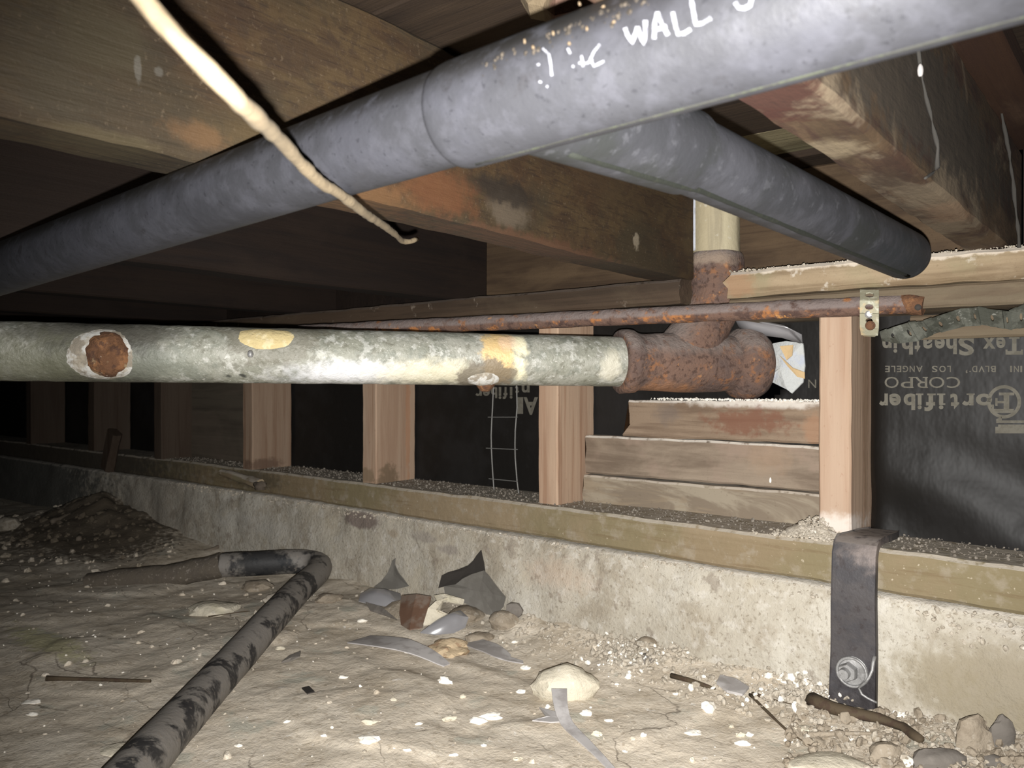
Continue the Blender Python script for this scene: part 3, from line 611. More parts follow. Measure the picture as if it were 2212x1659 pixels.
# torn liner beyond the tee
v, f = sheet_geo([W(1655, 760, 1.10), W(1672, 742, 1.10), W(1700, 737, 1.095), W(1736, 742, 1.09), W(1740, 790, 1.09), W(1736, 826, 1.09), W(1712, 850, 1.085), W(1702, 842, 1.085), W(1670, 826, 1.095), W(1636, 840, 1.10), W(1655, 812, 1.105)], .002, bend=-.006)
tl = empty('torn_liner', W(1700, 840, 1.09), 'torn white liner scrap poking out beyond the tee', 'scrap')
ob('white_sheet', v, f, m_tornplaster, tl, smooth=False)
for poly in ([(1685, 748), (1714, 745), (1712, 768), (1700, 778)], [(1684, 768), (1700, 790), (1722, 814), (1738, 818), (1738, 804), (1712, 794)]):
    v, f = sheet_geo([W(a, b, 1.083) for a, b in poly], .0015, bend=.001); ob('tan_sheet', v, f, m_tornorange, tl, smooth=False)
v, f = sheet_geo([W(a, b, y) for a, b, y in ((1590, 690, 1.07), (1640, 694, 1.06), (1700, 706, 1.06), (1732, 722, 1.075), (1735, 742, 1.09), (1690, 728, 1.085), (1640, 722, 1.085), (1600, 712, 1.08))], .0015, bend=.012)
o = ob('film_fold', v, f, m_gloss); tag(o, 'fold of dusty black film above the torn white liner', 'film')
o.data.materials[0] = m_scrap2 if False else m_gloss

# thin rusty pipe clipped along the plate
rp = empty('thin_rusty_pipe', (-.6, .92, .08), 'thin rusty pipe running along under the plate with a crushed end', 'pipe')
a0 = Vector((-1.62, .772, .0885)); a1 = W(1975, 656, .985)
v, f = tube_geo(lin(a0, a1, 90), .0112, n=18, jit=.0016, jf=90); ob('pipe_body', v, f, m_rustpipe, rp, flat_angle=.9)
v, f = tube_geo([W(1950, 655, .984), W(1966, 656, .983), W(1978, 658, .982), W(1996, 660, .982)], [.0112, .0118, .0115, .0108], n=18, jit=.001, squash=1); ob('crushed_end', v, f, m_rustcap, rp, flat_angle=.8)
v, f = tube_geo(lin(W(1983, 664, .972), W(1983, 664, .966), 2), .0035, n=12); ob('nail_hole', v, f, m_scrap2, rp)
# straps with real holes
def strap_geo(rows, holes, th=.0012):
    """rows: list of (left, right) points; each cell between rows gets an eight-sided hole if its flag is set"""
    vs = []; fs = []
    def q(a, b, u, v): l = a[0].lerp(b[0], v); r = a[1].lerp(b[1], v); return l.lerp(r, u)
    for i in range(len(rows)-1):
        a, b = rows[i], rows[i+1]; k = len(vs)
        outer = [(0, 0), (.5, 0), (1, 0), (1, .5), (1, 1), (.5, 1), (0, 1), (0, .5)]
        vs += [q(a, b, *p) for p in outer]
        if holes[i]:
            r = holes[i]
            for t in range(8):
                an = math.pi*(1.25+t*.25); vs.append(q(a, b, .5+r*math.cos(an), .5+r*math.sin(an)))
            fs += [(k+t, k+(t+1) % 8, k+8+(t+1) % 8, k+8+t) for t in range(8)]
        else: fs.append(tuple(range(k, k+8)))
    return vs, fs
gs = empty('galvanised_strap', W(1878, 720, .96), 'pale galvanised strap holding the thin rusty pipe to the wide stud', 'strap')
ys = [628, 650, 676, 706, 722, 727]; yy = [.975, .958, .957, .966, .974, .982]
rows = [(W(1858+(3 if i > 3 else 0)+(6 if i == 5 else 0), ys[i], yy[i]), W(1899-(2 if i > 3 else 0)-(8 if i == 5 else 0), ys[i]+1, yy[i])) for i in range(6)]
v, f = strap_geo(rows, [.26, .24, .2, .0, 0], .0015); o = ob('strap_band', v, f, m_galv, gs, smooth=False); md = o.modifiers.new('t', 'SOLIDIFY'); md.thickness = .0016
for (a, b, m) in ((1878, 678, m_bolt), (1880, 703, m_rustcap)):
    v, f = tube_geo([W(a, b, .962), W(a, b, .957), W(a, b, .9555)], [.0055, .005, .003], n=14); ob('nail_head', v, f, m, gs, flat_angle=.6)
pts_u = [(1900, 718), (1930, 706), (1962, 696), (1995, 694), (2030, 681), (2075, 666), (2112, 663), (2150, 669), (2180, 672), (2212, 656), (2250, 640), (2300, 630)]
pts_l = [(1905, 737), (1945, 741), (1985, 736), (2015, 722), (2050, 712), (2085, 704), (2120, 702), (2155, 706), (2185, 712), (2215, 706), (2255, 690), (2300, 680)]
rows = []
for i in range(len(pts_u)-1):
    for k in range(2):
        t = k/2; U = (pts_u[i][0]*(1-t)+pts_u[i+1][0]*t, pts_u[i][1]*(1-t)+pts_u[i+1][1]*t); Lw = (pts_l[i][0]*(1-t)+pts_l[i+1][0]*t, pts_l[i][1]*(1-t)+pts_l[i+1][1]*t)
        rows.append((W(*U, .955+.004*math.sin(i*1.7)), W(*Lw, .972-.006*math.sin(i*1.3))))
v, f = strap_geo(rows, [.2 if i % 2 else .0 for i in range(len(rows)-1)])
ps = ob('perforated_strap', v, f, m_perf, smooth=False); ps.modifiers.new('t', 'SOLIDIFY').thickness = .0012; tag(ps, 'crumpled dull perforated strap snaking right from the wide stud', 'strap')
b = lumber('paper_batten', (-.235, .42, 1.030, 1.044, .052, .080), m_plate_low, axis='x', cuts=30, jit=.001); tag(b, 'narrow batten across the top of the printed paper', 'batten')

# main plastic drain pipe near the camera with wye and branch
RD = .0215
D0 = Vector((-.796, .269, .1000)); D1 = Vector((-.333, .271, .1195)); D2 = Vector((-.205, .2655, .1215)); D3 = Vector((.22, .262, .133))
dp = empty('plastic_drain_pipe', tuple(D2), 'big dusty grey-black plastic drain pipe with a wye, marked in white ink, close overhead', 'pipe')
Dm = D0+(D0-D1)*.9
v, f = tube_geo([Dm+(D2-Dm)*0]+lin(D0, D1, 10)+[D2+(D2-D1)*.1], RD, n=64); ob('pipe_run', v, f, m_abs, dp, flat_angle=.8)
hx = (D3-D2).normalized(); HS = -.247
def hp(x): return DH+hx*((x-DH.x)/hx.x)
RH = .0234; DH = D2+Vector((0, 0, -.0012))
v, f = tube_geo([hp(HS), hp(HS+.0008), hp(HS+.003), hp(HS+.007)]+[hp(HS+.02+i*.02) for i in range(22)], [RD+.0003, RH-.0009, RH-.0003, RH]+[RH]*22, n=64); ob('wye_hub', v, f, m_abs, dp, flat_angle=.9)
# moulded joint line along the hub's underside
def around(x, ang, r): # ang measured from straight down towards the camera side
    c = hp(x); y = Vector((0, 1, 0)); z = Vector((0, 0, 1))
    return c+(-z*math.cos(ang)-y*math.sin(ang))*r
rr_ = [around(HS+.012+i*.02, .02+.0*i, RH-.0002) for i in range(20)]
v, f = tube_geo(rr_, .0008, n=8, jit=.0005, jf=200); ob('joint_line', v, f, m_seam2, dp)
# branch
E0 = Vector((-.212, .262, .122)); E1 = Vector((-.205, .40, .1262)); E2 = Vector((-.179, .765, .113))
v, f = tube_geo([E0, E0.lerp(E1, .5), E1], RD+.0015, n=48); ob('branch_collar', v, f, m_abs_b, dp, flat_angle=.8)
ba = (E2-E1).normalized()
v, f = tube_geo(lin(E1-ba*.10, E2, 20)+[E2+ba*.006, E2+ba*.013, E2+ba*.018, E2+ba*.0205], [RD-.0004]*21+[.0205, .017, .011, .003], n=48); ob('branch_pipe', v, f, m_abs_b, dp, flat_angle=.8)
side = Vector((-1, 0, 0)); dn = Vector((0, 0, -1))
sm = []
sd_ = Vector((.27, 0, -.963)).normalized()
for p in [E0.lerp(E1, .22+.78*i/8) for i in range(8)]: sm.append(p+sd_*(RD+.0007))
for i in range(22): sm.append(E1.lerp(E2, (i+.6)/22)+sd_*(RD-.0012))
v, f = tube_geo(sm, .0020, n=8, jit=.0007, jf=150); ob('mould_seam', v, f, m_seam, dp)
# marker writing: strokes lying on the hub
def onhub(px, py, lift=.0002):
    r = ray(px, py).normalized(); A_ = DH; ax = hx; R_ = RH+lift
    d1 = r-ax*r.dot(ax); w1 = -A_+ax*A_.dot(ax); a = d1.dot(d1); b = 2*d1.dot(w1); c = w1.dot(w1)-R_*R_
    D = max(b*b-4*a*c, 0); return r*((-b-math.sqrt(D))/(2*a))
def strokes(name, paths, wd):
    mb = MB()
    for pa in paths:
        pts = []
        for i in range(len(pa)-1):
            n_ = max(2, int(math.dist(pa[i], pa[i+1])/6))
            pts += [(pa[i][0]+(pa[i+1][0]-pa[i][0])*k/n_, pa[i][1]+(pa[i+1][1]-pa[i][1])*k/n_) for k in range(n_)]
        pts.append(pa[-1])
        vs = []; L = len(pts)
        for i in range(L):
            a, b = pts[max(0, i-1)], pts[min(L-1, i+1)]; dx, dy = b[0]-a[0], b[1]-a[1]; l = math.hypot(dx, dy) or 1
            ww = wd*(.75+.35*mn.noise(Vector((pts[i][0]*.08, pts[i][1]*.08, 0)))+.25)
            vs += [onhub(pts[i][0]-dy/l*ww/2, pts[i][1]+dx/l*ww/2), onhub(pts[i][0]+dy/l*ww/2, pts[i][1]-dx/l*ww/2)]
        mb.add(vs, [(2*i, 2*i+1, 2*i+3, 2*i+2) for i in range(L-1)])
    o = mb.make(name, m_marker, dp); return o
strokes('marker_word', [[(1350, 60), (1355, 75), (1366, 92), (1377, 58)], [(1377, 58), (1384, 80), (1391, 94), (1394, 66), (1394, 44)], [(1413, 84), (1414, 52), (1420, 26)], [(1420, 26), (1430, 52), (1443, 76)], [(1414, 66), (1440, 56)],
        [(1453, 26), (1458, 50), (1464, 74), (1478, 72), (1492, 63)], [(1493, -4), (1498, 26), (1503, 53), (1518, 50), (1536, 39)], [(1588, 5), (1596, 17), (1608, 18), (1620, 12), (1624, -4)]], 8.5)
strokes('marker_marks', [[(1172, 104), (1186, 118), (1190, 142), (1192, 164)], [(1296, 96), (1284, 110), (1275, 128), (1283, 143), (1305, 132)], [(1250, 136), (1268, 137), (1280, 128)], [(1256, 120), (1260, 144)], [(1236, 142), (1240, 145)], [(1160, 140), (1166, 139)], [(1164, 176), (1170, 178)], [(1180, 186), (1184, 188)], [(1226, 104), (1232, 116)]], 5)
# grit stuck on the pipe
for k, (a, b) in enumerate(((1152, 102), (1230, 95), (1195, 72), (1268, 62), (1303, 14), (1133, 90), (1252, 8), (1326, 48))):
    v, f = rock_geo(onhub(a, b, .0004), ((.0007, .0010, .0006)[k % 3], .0006, (.0011, .0007, .0013)[k % 3]), k, 1, .6); ob('grit', v, f, m_grit, dp)

rnd = random.Random(77); mb = MB(); V, Fc = ico(1)
for k in range(70):
    a = rnd.uniform(1040, 1420); b = 108-(a-1040)*.42+26+abs(rnd.gauss(0, 16))
    p_ = onhub(a, b, .0001); r_ = .0003+.0009*rnd.random()**2
    mb.add([p_+Vector((v.x*r_, v.y*r_*.6, v.z*r_*1.2)) for v in V], Fc)
mb.make('settled_grit', m_dirtgrit, dp, smooth=False)['kind'] = 'stuff'
# cord
cp = [P(250, -70, .195), P(303, -6, .197), P(345, 45, .198), P(395, 98, .199), P(450, 152, .202), P(505, 207, .212), P(558, 258, .24), P(605, 303, .285), P(648, 350, .325), P(690, 392, .36), P(740, 424, .40), P(790, 462, .46), P(830, 488, .53), P(858, 510, .60), P(868, 520, .635), P(885, 522, .648), P(900, 516, .66)]
cr = [.0024, .0024, .0025, .0025, .0026, .0026, .0026, .0026, .0027, .0026, .0027, .0028, .0027, .0025, .0022, .0022, .0022]
pp = resample(cp, .006); nn_ = len(pp)
v, f = tube_geo(pp, lambda t: (.0026-.0006*max(0, t-.5)*2)*(1+.10*mn.noise(Vector((t*22, 3, 1)))), n=14, jit=.0007, jf=150)
cdm = ob('hanging_cord', v, f, m_cord); tag(cdm, 'cream frayed cord hanging diagonally in front of the grey pipe', 'cord')

# wire mesh in the bay
wm = empty('wire_mesh', W(1090, 1070, 1.06), 'strip of wire mesh standing in the bay left of the split-grained stud', 'wire mesh')
for pl in ([(1066, 832), (1064, 880), (1061, 940), (1063, 1000), (1068, 1072)], [(1116, 832), (1117, 880), (1113, 930), (1113, 990), (1117, 1040), (1122, 1078)]):
    tube('vertical_wire', resample([W(a, b, 1.07) for a, b in pl], .02), .0011, m_wire, wm, n=6)
for pl in ([(1054, 901), (1118, 901)], [(1050, 968), (1118, 971)], [(1056, 1034), (1118, 1040)]):
    tube('cross_wire', lin(W(*pl[0], 1.0685), W(*pl[1], 1.0685), 4), .0007, m_wire, wm, n=6)

# ================================================================== ANCHOR PLATE
an = empty('anchor_plate', W(1842, 1530, .935), 'black steel anchor plate bent over the sill and bolted to the footing', 'anchor plate')
def stripY(pts, wx0, wx1, th):
    """strip following a Y-Z profile, with softened edges"""
    vs = []; fs = []; L = len(pts)
    for i, (y, z) in enumerate(pts):
        a = pts[max(0, i-1)]; b = pts[min(L-1, i+1)]; ty, tz = b[0]-a[0], b[1]-a[1]; l = math.hypot(ty, tz); ny, nz = -tz/l, ty/l
        x0, x1 = (wx0[i], wx1[i]) if isinstance(wx0, list) else (wx0, wx1)
        e = .0012
        for (x, s) in ((x0+e, 0), (x1-e, 0), (x1, e), (x1, th-e), (x1-e, th), (x0+e, th), (x0, th-e), (x0, e)):
            vs.append(Vector((x, y+ny*s, z+nz*s)))
    for i in range(L-1):
        for k in range(8): fs.append((i*8+k, i*8+(k+1) % 8, i*8+8+(k+1) % 8, i*8+8+k))
    fs.append(tuple(reversed(range(8)))); fs.append(tuple(range(8*(L-1), 8*L)))
    return vs, fs
X0p = W(1797, 1300, .932).x; X1p = W(1893, 1300, .932).x
pr = [(1.045, -.1815), (1.02, -.1800), (.99, -.1785), (.965, -.1772), (.952, -.1775), (.943, -.1815), (.9385, -.190), (.9375, -.205)]+[(.9375-.0035*i/8-.0015*math.sin(i), -.205-.152*i/8) for i in range(1, 9)]
n_ = len(pr)
x0l = [X0p+(.010 if i < 1 else .004 if i < 4 else 0)-.002*max(0, i-8)/8 for i in range(n_)]; x1l = [X1p-(.004 if i < 1 else 0)+.001*max(0, i-8)/8 for i in range(n_)]
v, f = stripY(pr, x0l, x1l, -.0055); ob('bent_plate', v, f, m_steel, an, flat_angle=.6)
hc = W(1919, 1183, 1.01); 
v, f = tube_geo([Vector((hc.x, 1.012, -.1795)), Vector((hc.x, 1.012, -.1745))], .006, n=16); ob('bolt_hole', v, f, m_scrap2, an)
bc = W(1835, 1452, .9245)
def discY(name, c, r, th, m, n=28, jit=0, hexa=False):
    v, f = tube_geo([c, c-Vector((0, th*.7, 0)), c-Vector((0, th, 0))], [r, r, r*.9], n=6 if hexa else n, jit=jit); return ob(name, v, f, m, an, flat_angle=.5)
discY('washer', bc+Vector((.002, .006, 0)), .0165, .003, m_bolt, jit=.0006)
v = []; NR = 30
for i in range(NR):
    for k in range(8):
        a = 2*math.pi*i/NR; b = 2*math.pi*k/8; r = .0155+.0017*math.cos(b); v.append(bc+Vector((r*math.cos(a)+.002, .001+.0017*math.sin(b), r*math.sin(a))))
ob('washer_rim', v, [(i*8+k, ((i+1) % NR)*8+k, ((i+1) % NR)*8+(k+1) % 8, i*8+(k+1) % 8) for i in range(NR) for k in range(8)], m_bolt, an)
discY('nut', bc+Vector((-.0015, .003, 0)), .0105, .0085, m_bolt, hexa=True)
discY('bolt_end', bc+Vector((-.003, -.005, .0)), .006, .008, m_bolt, n=16)
wp = [W(1889, 1418, .925), W(1886, 1432, .921), W(1884, 1448, .918), W(1878, 1462, .915), W(1870, 1474, .915), W(1860, 1482, .917), W(1855, 1486, .920), W(1862, 1500, .917), W(1874, 1508, .918), W(1894, 1518, .920)]
v, f = tube_geo(resample(wp, .004), lambda t: .0021-.001*min(1, t*1.6), n=8, jit=.0005); o = ob('nail_and_wire', v, f, m_bolt); tag(o, 'bent wire hooked around the anchor bolt', 'wire')

# ================================================================== PIPE ON THE GROUND
gp = empty('ground_pipe', F(640, 1400), 'dirty black pipe on the dirt, coming from the foreground and bending sharply left', 'pipe')
R2 = .0225
def FP(px, py, lift): return F(px, py, lift)
q = [P(130, 1850, .60), P(215, 1752, .665), P(300, 1659, .735)]
for p in q: p.z = fz(p.x, p.y)+R2*.9
mid = [P(300, 1655, .74), P(400, 1545, .875), P(500, 1435, 1.04), P(580, 1345, 1.19), P(640, 1280, 1.345), P(672, 1250, 1.43)]
bend = [P(686, 1236, 1.475), P(690, 1222, 1.515), P(672, 1215, 1.535), P(630, 1213, 1.535), P(560, 1217, 1.52), P(480, 1221, 1.515)]
rest = [P(400, 1226, 1.51), P(320, 1231, 1.505), P(250, 1236, 1.50), P(190, 1243, 1.495)]
path = resample([P(120, 1858, .585)]+mid+bend, .012)
v, f = tube_geo(path, R2, n=36, jit=.0006, jf=40); ob('pipe_body', v, f, m_floorpipe, gp, flat_angle=.9)
path2 = resample([bend[-1]]+rest, .015)
for k_, p_ in enumerate(path2): p_.z -= .015*min(1, k_/6)
v, f = tube_geo(path2, lambda t: .0229-.004*t, n=28, jit=.003, jf=45); ob('soil_caked_run', v, f, m_floorpipe_soil, gp, flat_angle=.9)['label'] = 'soil-caked run'

# ================================================================== DEBRIS
def thing(name, v, f, m, lab, cat, group=None, **kw): return tag(ob(name, v, f, m, **kw), lab, cat, group)
def rock(px, py, wpx, hpx, m, lab, name='rock', cat='rock', group=None, seed=1, sub=3, rough=.28, dep=.8, tall=None, lift=.25):
    c = F(px, py+hpx*.35); d = c.dot(Vector((VX, VY, 0))); rx = wpx/2*d/FPX; rz = (tall or hpx*.45)*d/FPX
    v, f = rock_geo(c+Vector((0, 0, rz*lift)), (rx, rx*dep, rz), seed, sub, rough, rot=YAW)
    return thing(name, v, f, m, lab, cat, group, flat_angle=.5)
rock(1220, 1475, 145, 70, m_stone, 'flat pale round stone with the grey strip across it', seed=5, dep=.6, rough=.20, tall=42, lift=.45)
rock(1790, 1645, 190, 60, m_stone, 'pale flat slab of concrete at the bottom edge right of centre', name='concrete_slab', cat='slab', seed=9, dep=.6, rough=.2, tall=22)
rock(2102, 1590, 76, 88, m_tan, 'upright tan rubble stone at lower right', seed=12, dep=.5, tall=46, lift=.6)
rock(2165, 1585, 60, 74, m_greystone, 'dark olive stone right of the tan rubble stone', seed=13, dep=.5, tall=38, lift=.6)
rock(1914, 1618, 72, 58, m_tan, 'grooved tan stone near the bottom right corner', seed=14, dep=.6, tall=28)
rock(1962, 1642, 42, 24, m_chip, 'small pale stone in front of the grooved tan stone', seed=15, sub=2, tall=12)
rock(2030, 1632, 110, 70, m_greystone, 'large dull grey shard at the lower right corner', name='grey_shard', cat='shard', seed=17, tall=30, dep=.5)
rock(2150, 1640, 46, 30, m_greystone, 'dark pebble at the lower right corner', seed=18, sub=2, tall=14)
rock(460, 1305, 110, 46, m_stone, 'pale grey flat stone inside the bend of the ground pipe', seed=19, tall=16, dep=.7)
rock(555, 1262, 70, 28, m_tan, 'tan lump beside the bend of the ground pipe', seed=20, tall=14)
rock(600, 1290, 60, 26, m_crumb, 'crumbly lump against the ground pipe', seed=21, tall=14)
rock(18, 1130, 52, 34, m_crumb, 'dim rock at the left edge in the dark', seed=22, tall=20)
rock(712, 1290, 60, 22, m_tan, 'small tan lump right of the pipe bend', seed=23, tall=12)
rock(255, 1605, 78, 46, m_stone, 'flat grey stone left of the pipe in the foreground', seed=24, tall=7, dep=.9, rough=.2)
rock(1090, 1330, 66, 50, m_tan, 'rubble lump at the foot of the big black scrap', seed=26, tall=22)
rock(1112, 1322, 36, 44, m_greystone, 'small dark round stone leaning on the footing', seed=27, tall=20, lift=.9, sub=2)
rock(1010, 1320, 80, 40, m_tan, 'tan lump behind the glossy shard', seed=28, tall=18)
rock(1400, 1385, 60, 34, m_tan, 'rubble stone at the foot of the footing, centre right', seed=29, tall=16)
rock(1395, 1420, 44, 28, m_greystone, 'grey-brown stone on the pale crumb heap', seed=30, tall=14, sub=2)
rock(970, 1395, 90, 40, m_foam, 'tan crumpled scrap beside the grey strip', name='crumpled_scrap', cat='scrap', seed=31, tall=18, rough=.45)
rock(1035, 1372, 60, 26, m_tan, 'brown clod right of the tan crumpled scrap', seed=32, tall=12)
# black felt scraps leaning on the footing
def fy(x): return YF(x)-.022
def S(px, py, off=0):
    p = W(px, py, .95)
    for _ in range(4): p = W(px, py, fy(p.x)-off)
    return p
def scrapS(name, poly, m, lab, cat, off=0, bend=.004, th=.0012, offs=None, **kw):
    v, f = sheet_geo([S(a, b, off+(offs[i] if offs else 0)) for i, (a, b) in enumerate(poly)], th, bend=bend); return thing(name, v, f, m, lab, cat, smooth=False, **kw)
scrapS('felt_scrap', [(948, 1270), (955, 1243), (968, 1236), (990, 1230), (1012, 1221), (1024, 1210), (1030, 1200), (1040, 1188), (1046, 1215), (1049, 1236), (1035, 1240), (1018, 1242), (1000, 1252), (985, 1262), (965, 1266)], m_scrap2, 'small blackest felt scrap behind the big grey-black one', 'scrap', off=.003)
scrapS('felt_scrap', [(960, 1266), (985, 1262), (1000, 1250), (1020, 1240), (1046, 1232), (1058, 1245), (1075, 1268), (1093, 1290), (1088, 1310), (1070, 1330), (1050, 1328), (1020, 1310), (985, 1292), (962, 1284)], m_scrap, 'big grey-black felt scrap leaning on the concrete footing', 'scrap', off=.010, bend=.008)
scrapS('felt_scrap', [(808, 1268), (825, 1255), (838, 1238), (845, 1222), (848, 1211), (855, 1206), (854, 1220), (862, 1238), (872, 1250), (884, 1266), (860, 1272), (830, 1274)], m_scrap, 'pointed felt scrap left of the big one on the footing', 'scrap', off=.004, bend=.003)
def G(px, py, l): return F(px, py, l)
def scrapF(name, poly, lifts, m, lab, cat, bend=.0, th=.0015, group=None):
    v, f = sheet_geo([G(a, b, l) for (a, b), l in zip(poly, lifts)], -th, bend=bend, normal=Vector((.05, -.25, 1))); return thing(name, v, f, m, lab, cat, group, smooth=(m is m_gloss), **({'flat_angle': .9} if m is m_gloss else {}))
scrapF('glossy_film', [(775, 1300), (778, 1285), (800, 1272), (832, 1274), (866, 1284), (868, 1312), (845, 1312), (800, 1306)], [.006, .012, .02, .02, .012, .004, .004, .004], m_gloss, 'glossy curled grey film below the pointed felt scrap', 'film', bend=.012)
scrapF('glossy_film', [(908, 1368), (930, 1350), (968, 1330), (995, 1320), (1012, 1335), (1005, 1356), (980, 1368), (940, 1372)], [.004, .01, .018, .022, .018, .01, .005, .004], m_gloss, 'glossy curled grey shard beside the tan crumpled scrap', 'film', bend=.012)
scrapF('brown_shard', [(866, 1350), (862, 1315), (868, 1288), (900, 1285), (932, 1290), (925, 1320), (912, 1358), (885, 1362)], [.004, .016, .03, .034, .03, .018, .005, .004], m_brown, 'reddish-brown shard between the two glossy films', 'shard', bend=.004)
scrapF('grey_chip', [(915, 1352), (925, 1318), (942, 1302), (958, 1300), (950, 1322), (968, 1330), (940, 1348)], [.012, .03, .036, .034, .028, .02, .012], m_stone, 'light grey angular chip leaning on the brown shard', 'chip', bend=.002, th=.003)
scrapF('grey_chip', [(938, 1290), (960, 1286), (1003, 1298), (1000, 1306), (965, 1300), (945, 1302)], [.034, .036, .034, .028, .028, .03], m_stone, 'long light grey chip below the big felt scrap', 'chip', bend=.002, th=.003)
scrapF('khaki_shard', [(826, 1318), (848, 1302), (866, 1298), (862, 1330), (855, 1338)], [.012, .02, .024, .012, .008], m_tan, 'khaki triangular shard left of the brown shard', 'shard', bend=.002)
scrapF('dark_flake', [(790, 1302), (825, 1312), (858, 1340), (830, 1330), (800, 1320)], [.01, .014, .01, .006, .006], m_greystone, 'thin dark flake under the glossy curled film', 'flake')
scrapF('dark_flake', [(608, 1432), (625, 1418), (650, 1408), (648, 1420), (625, 1430)], [.004, .008, .012, .01, .004], m_greystone, 'small dark leaf-like flake right of the ground pipe', 'flake')
scrapF('dark_flake', [(652, 1488), (668, 1484), (680, 1496), (664, 1500)], [.005]*4, m_scrap2, 'little black square flake on the dirt', 'flake')
scrapF('torn_felt_strip', [(1165, 1530), (1195, 1538), (1230, 1550), (1225, 1560), (1190, 1562), (1150, 1558), (1180, 1550)], [.004]*7, m_strip, 'ragged grey tag beside the foreground strip', 'strip')
def stripF(name, pts, wds, m, lab, lifts=None, cat='strip'):
    P3 = [F(a, b, (lifts[i] if lifts else .006)) for i, (a, b) in enumerate(pts)]
    rs_ = resample(P3, .01); L = len(rs_)
    wd = []
    for i in range(L):
        t = i/(L-1)*(len(wds)-1); k = min(int(t), len(wds)-2); wd.append(wds[k]+(wds[k+1]-wds[k])*(t-k))
    sd = []
    for i in range(L):
        t = rs_[min(L-1, i+1)]-rs_[max(0, i-1)]; sd.append(Vector((t.y, -t.x, 0)))
    v, f = ribbon_geo(rs_, wd, sd, .0014); return thing(name, v, f, m, lab, cat, flat_angle=.5)
stripF('grey_strip', [(776, 1382), (820, 1386), (870, 1394), (920, 1412), (965, 1438)], [.042, .046, .046, .034, .012], m_strip, 'flat grey strip curving right across the dirt below the felt scraps', [.008, .014, .018, .012, .002])
stripF('grey_strip', [(1022, 1388), (1060, 1402), (1100, 1425), (1130, 1432)], [.034, .036, .026, .010], m_strip, 'dull grey strip right of the tan crumpled scrap', [.008, .01, .008, .002])
stripF('grey_strip', [(1208, 1490), (1212, 1530), (1225, 1565), (1262, 1602), (1300, 1640), (1345, 1690)], [.018, .015, .013, .010, .008, .007], m_strip, 'long grey strip running from the round stone to the bottom edge', [.022, .014, .008, .006, .006, .006])
scrapF('pale_plate_chip', [(1548, 1478), (1556, 1462), (1590, 1470), (1618, 1488), (1604, 1504), (1570, 1496)], [.014]*6, m_strip, 'pale grey plate chip on the crumbs left of the anchor plate', 'chip', th=.003)
def twig(pts, r, lab, m=m_twig, name='twig', cat='twig', lift=.004):
    v, f = tube_geo(resample([F(a, b, lift) for a, b in pts], .015), lambda t: r*(1-.5*t), n=8, jit=r*.5, jf=120); return thing(name, v, f, m, lab, cat)
twig([(100, 1466), (180, 1467), (250, 1469), (325, 1471)], .0032, 'dark straight twig on the dirt at lower left')
twig([(1620, 1500), (1660, 1540), (1700, 1578), (1750, 1610)], .0020, 'thin brown twig running down right from the pale plate chip')
twig([(1622, 1497), (1680, 1514), (1722, 1524)], .0022, 'short brown twig pointing right at the crumb heap')
twig([(1750, 1510), (1800, 1530), (1850, 1542), (1900, 1552), (1950, 1570), (1990, 1600)], .0075, 'thick dark root curving past the foot of the anchor plate', name='root', cat='root', lift=.010)
twig([(1450, 1460), (1490, 1470), (1545, 1488)], .0035, 'dark strip added for the shaded crack behind the pale plate chip')  # no real twig: dark strip added to draw the shaded crack by the footing
twig([(1745, 1588), (1800, 1586), (1880, 1584), (1940, 1588)], .003, 'pale flat twig below the thick root', m=m_tan)
twig([(450, 1332), (520, 1322), (540, 1320)], .0012, 'hair-thin dark twig inside the pipe bend')
twig([(170, 1165), (180, 1148), (200, 1141), (222, 1146), (245, 1166)], .0065, 'dusty root arching out of the dirt in the dark at left', m=m_root, name='root', cat='root', lift=.006)
twig([(262, 1158), (285, 1160), (305, 1170)], .005, 'short dusty root beside the arching one', m=m_root, name='root', cat='root')
twig([(440, 1192), (462, 1186), (478, 1176)], .006, 'stubby root end behind the soil-caked pipe', m=m_root, name='root', cat='root')
twig([(110, 1128), (180, 1102), (240, 1085), (290, 1055)], .006, 'ragged root along the soil mound at the far left', m=m_root, name='root', cat='root', lift=.01)

# white chips that can be picked out one by one
chips = [(797, 1562, 34, 16), (796, 1600, 44, 20), (1062, 1552, 44, 20), (960, 1475, 30, 26), (1000, 1507, 14, 12), (1125, 1496, 20, 12), (1135, 1445, 22, 14), (1265, 1545, 24, 22), (1288, 1588, 22, 16), (1315, 1558, 22, 10), (1183, 1528, 12, 12),
         (1530, 1535, 26, 40), (1738, 1577, 46, 16), (1798, 1575, 28, 12), (1830, 1598, 26, 14), (1605, 1608, 30, 16), (1600, 1590, 22, 16), (1390, 1590, 14, 12), (782, 1343, 22, 11), (880, 1410, 18, 9), (970, 1555, 28, 16), (1030, 1560, 40, 20),
         (1112, 1388, 16, 8), (1070, 1335, 16, 10), (1115, 1363, 40, 18), (850, 1620, 14, 12), (1045, 1612, 12, 9), (1498, 1585, 40, 14), (1495, 1645, 12, 20), (880, 1622, 18, 10), (68, 1518, 44, 12), (70, 1545, 24, 12), (605, 1402, 22, 10),
         (516, 1612, 18, 10), (740, 1465, 22, 12), (1620, 1590, 16, 14), (1580, 1570, 12, 12), (1700, 1600, 16, 10), (1936, 1545, 22, 22), (1950, 1548, 16, 16), (2062, 1552, 22, 16), (1210, 1540, 16, 10), (905, 1565, 16, 8), (1180, 1495, 14, 8), (850, 1512, 16, 8), (1350, 1625, 12, 8), (1460, 1500, 14, 8), (980, 1632, 20, 9), (1118, 1640, 22, 9), (700, 1590, 14, 8), (620, 1560, 16, 8)]
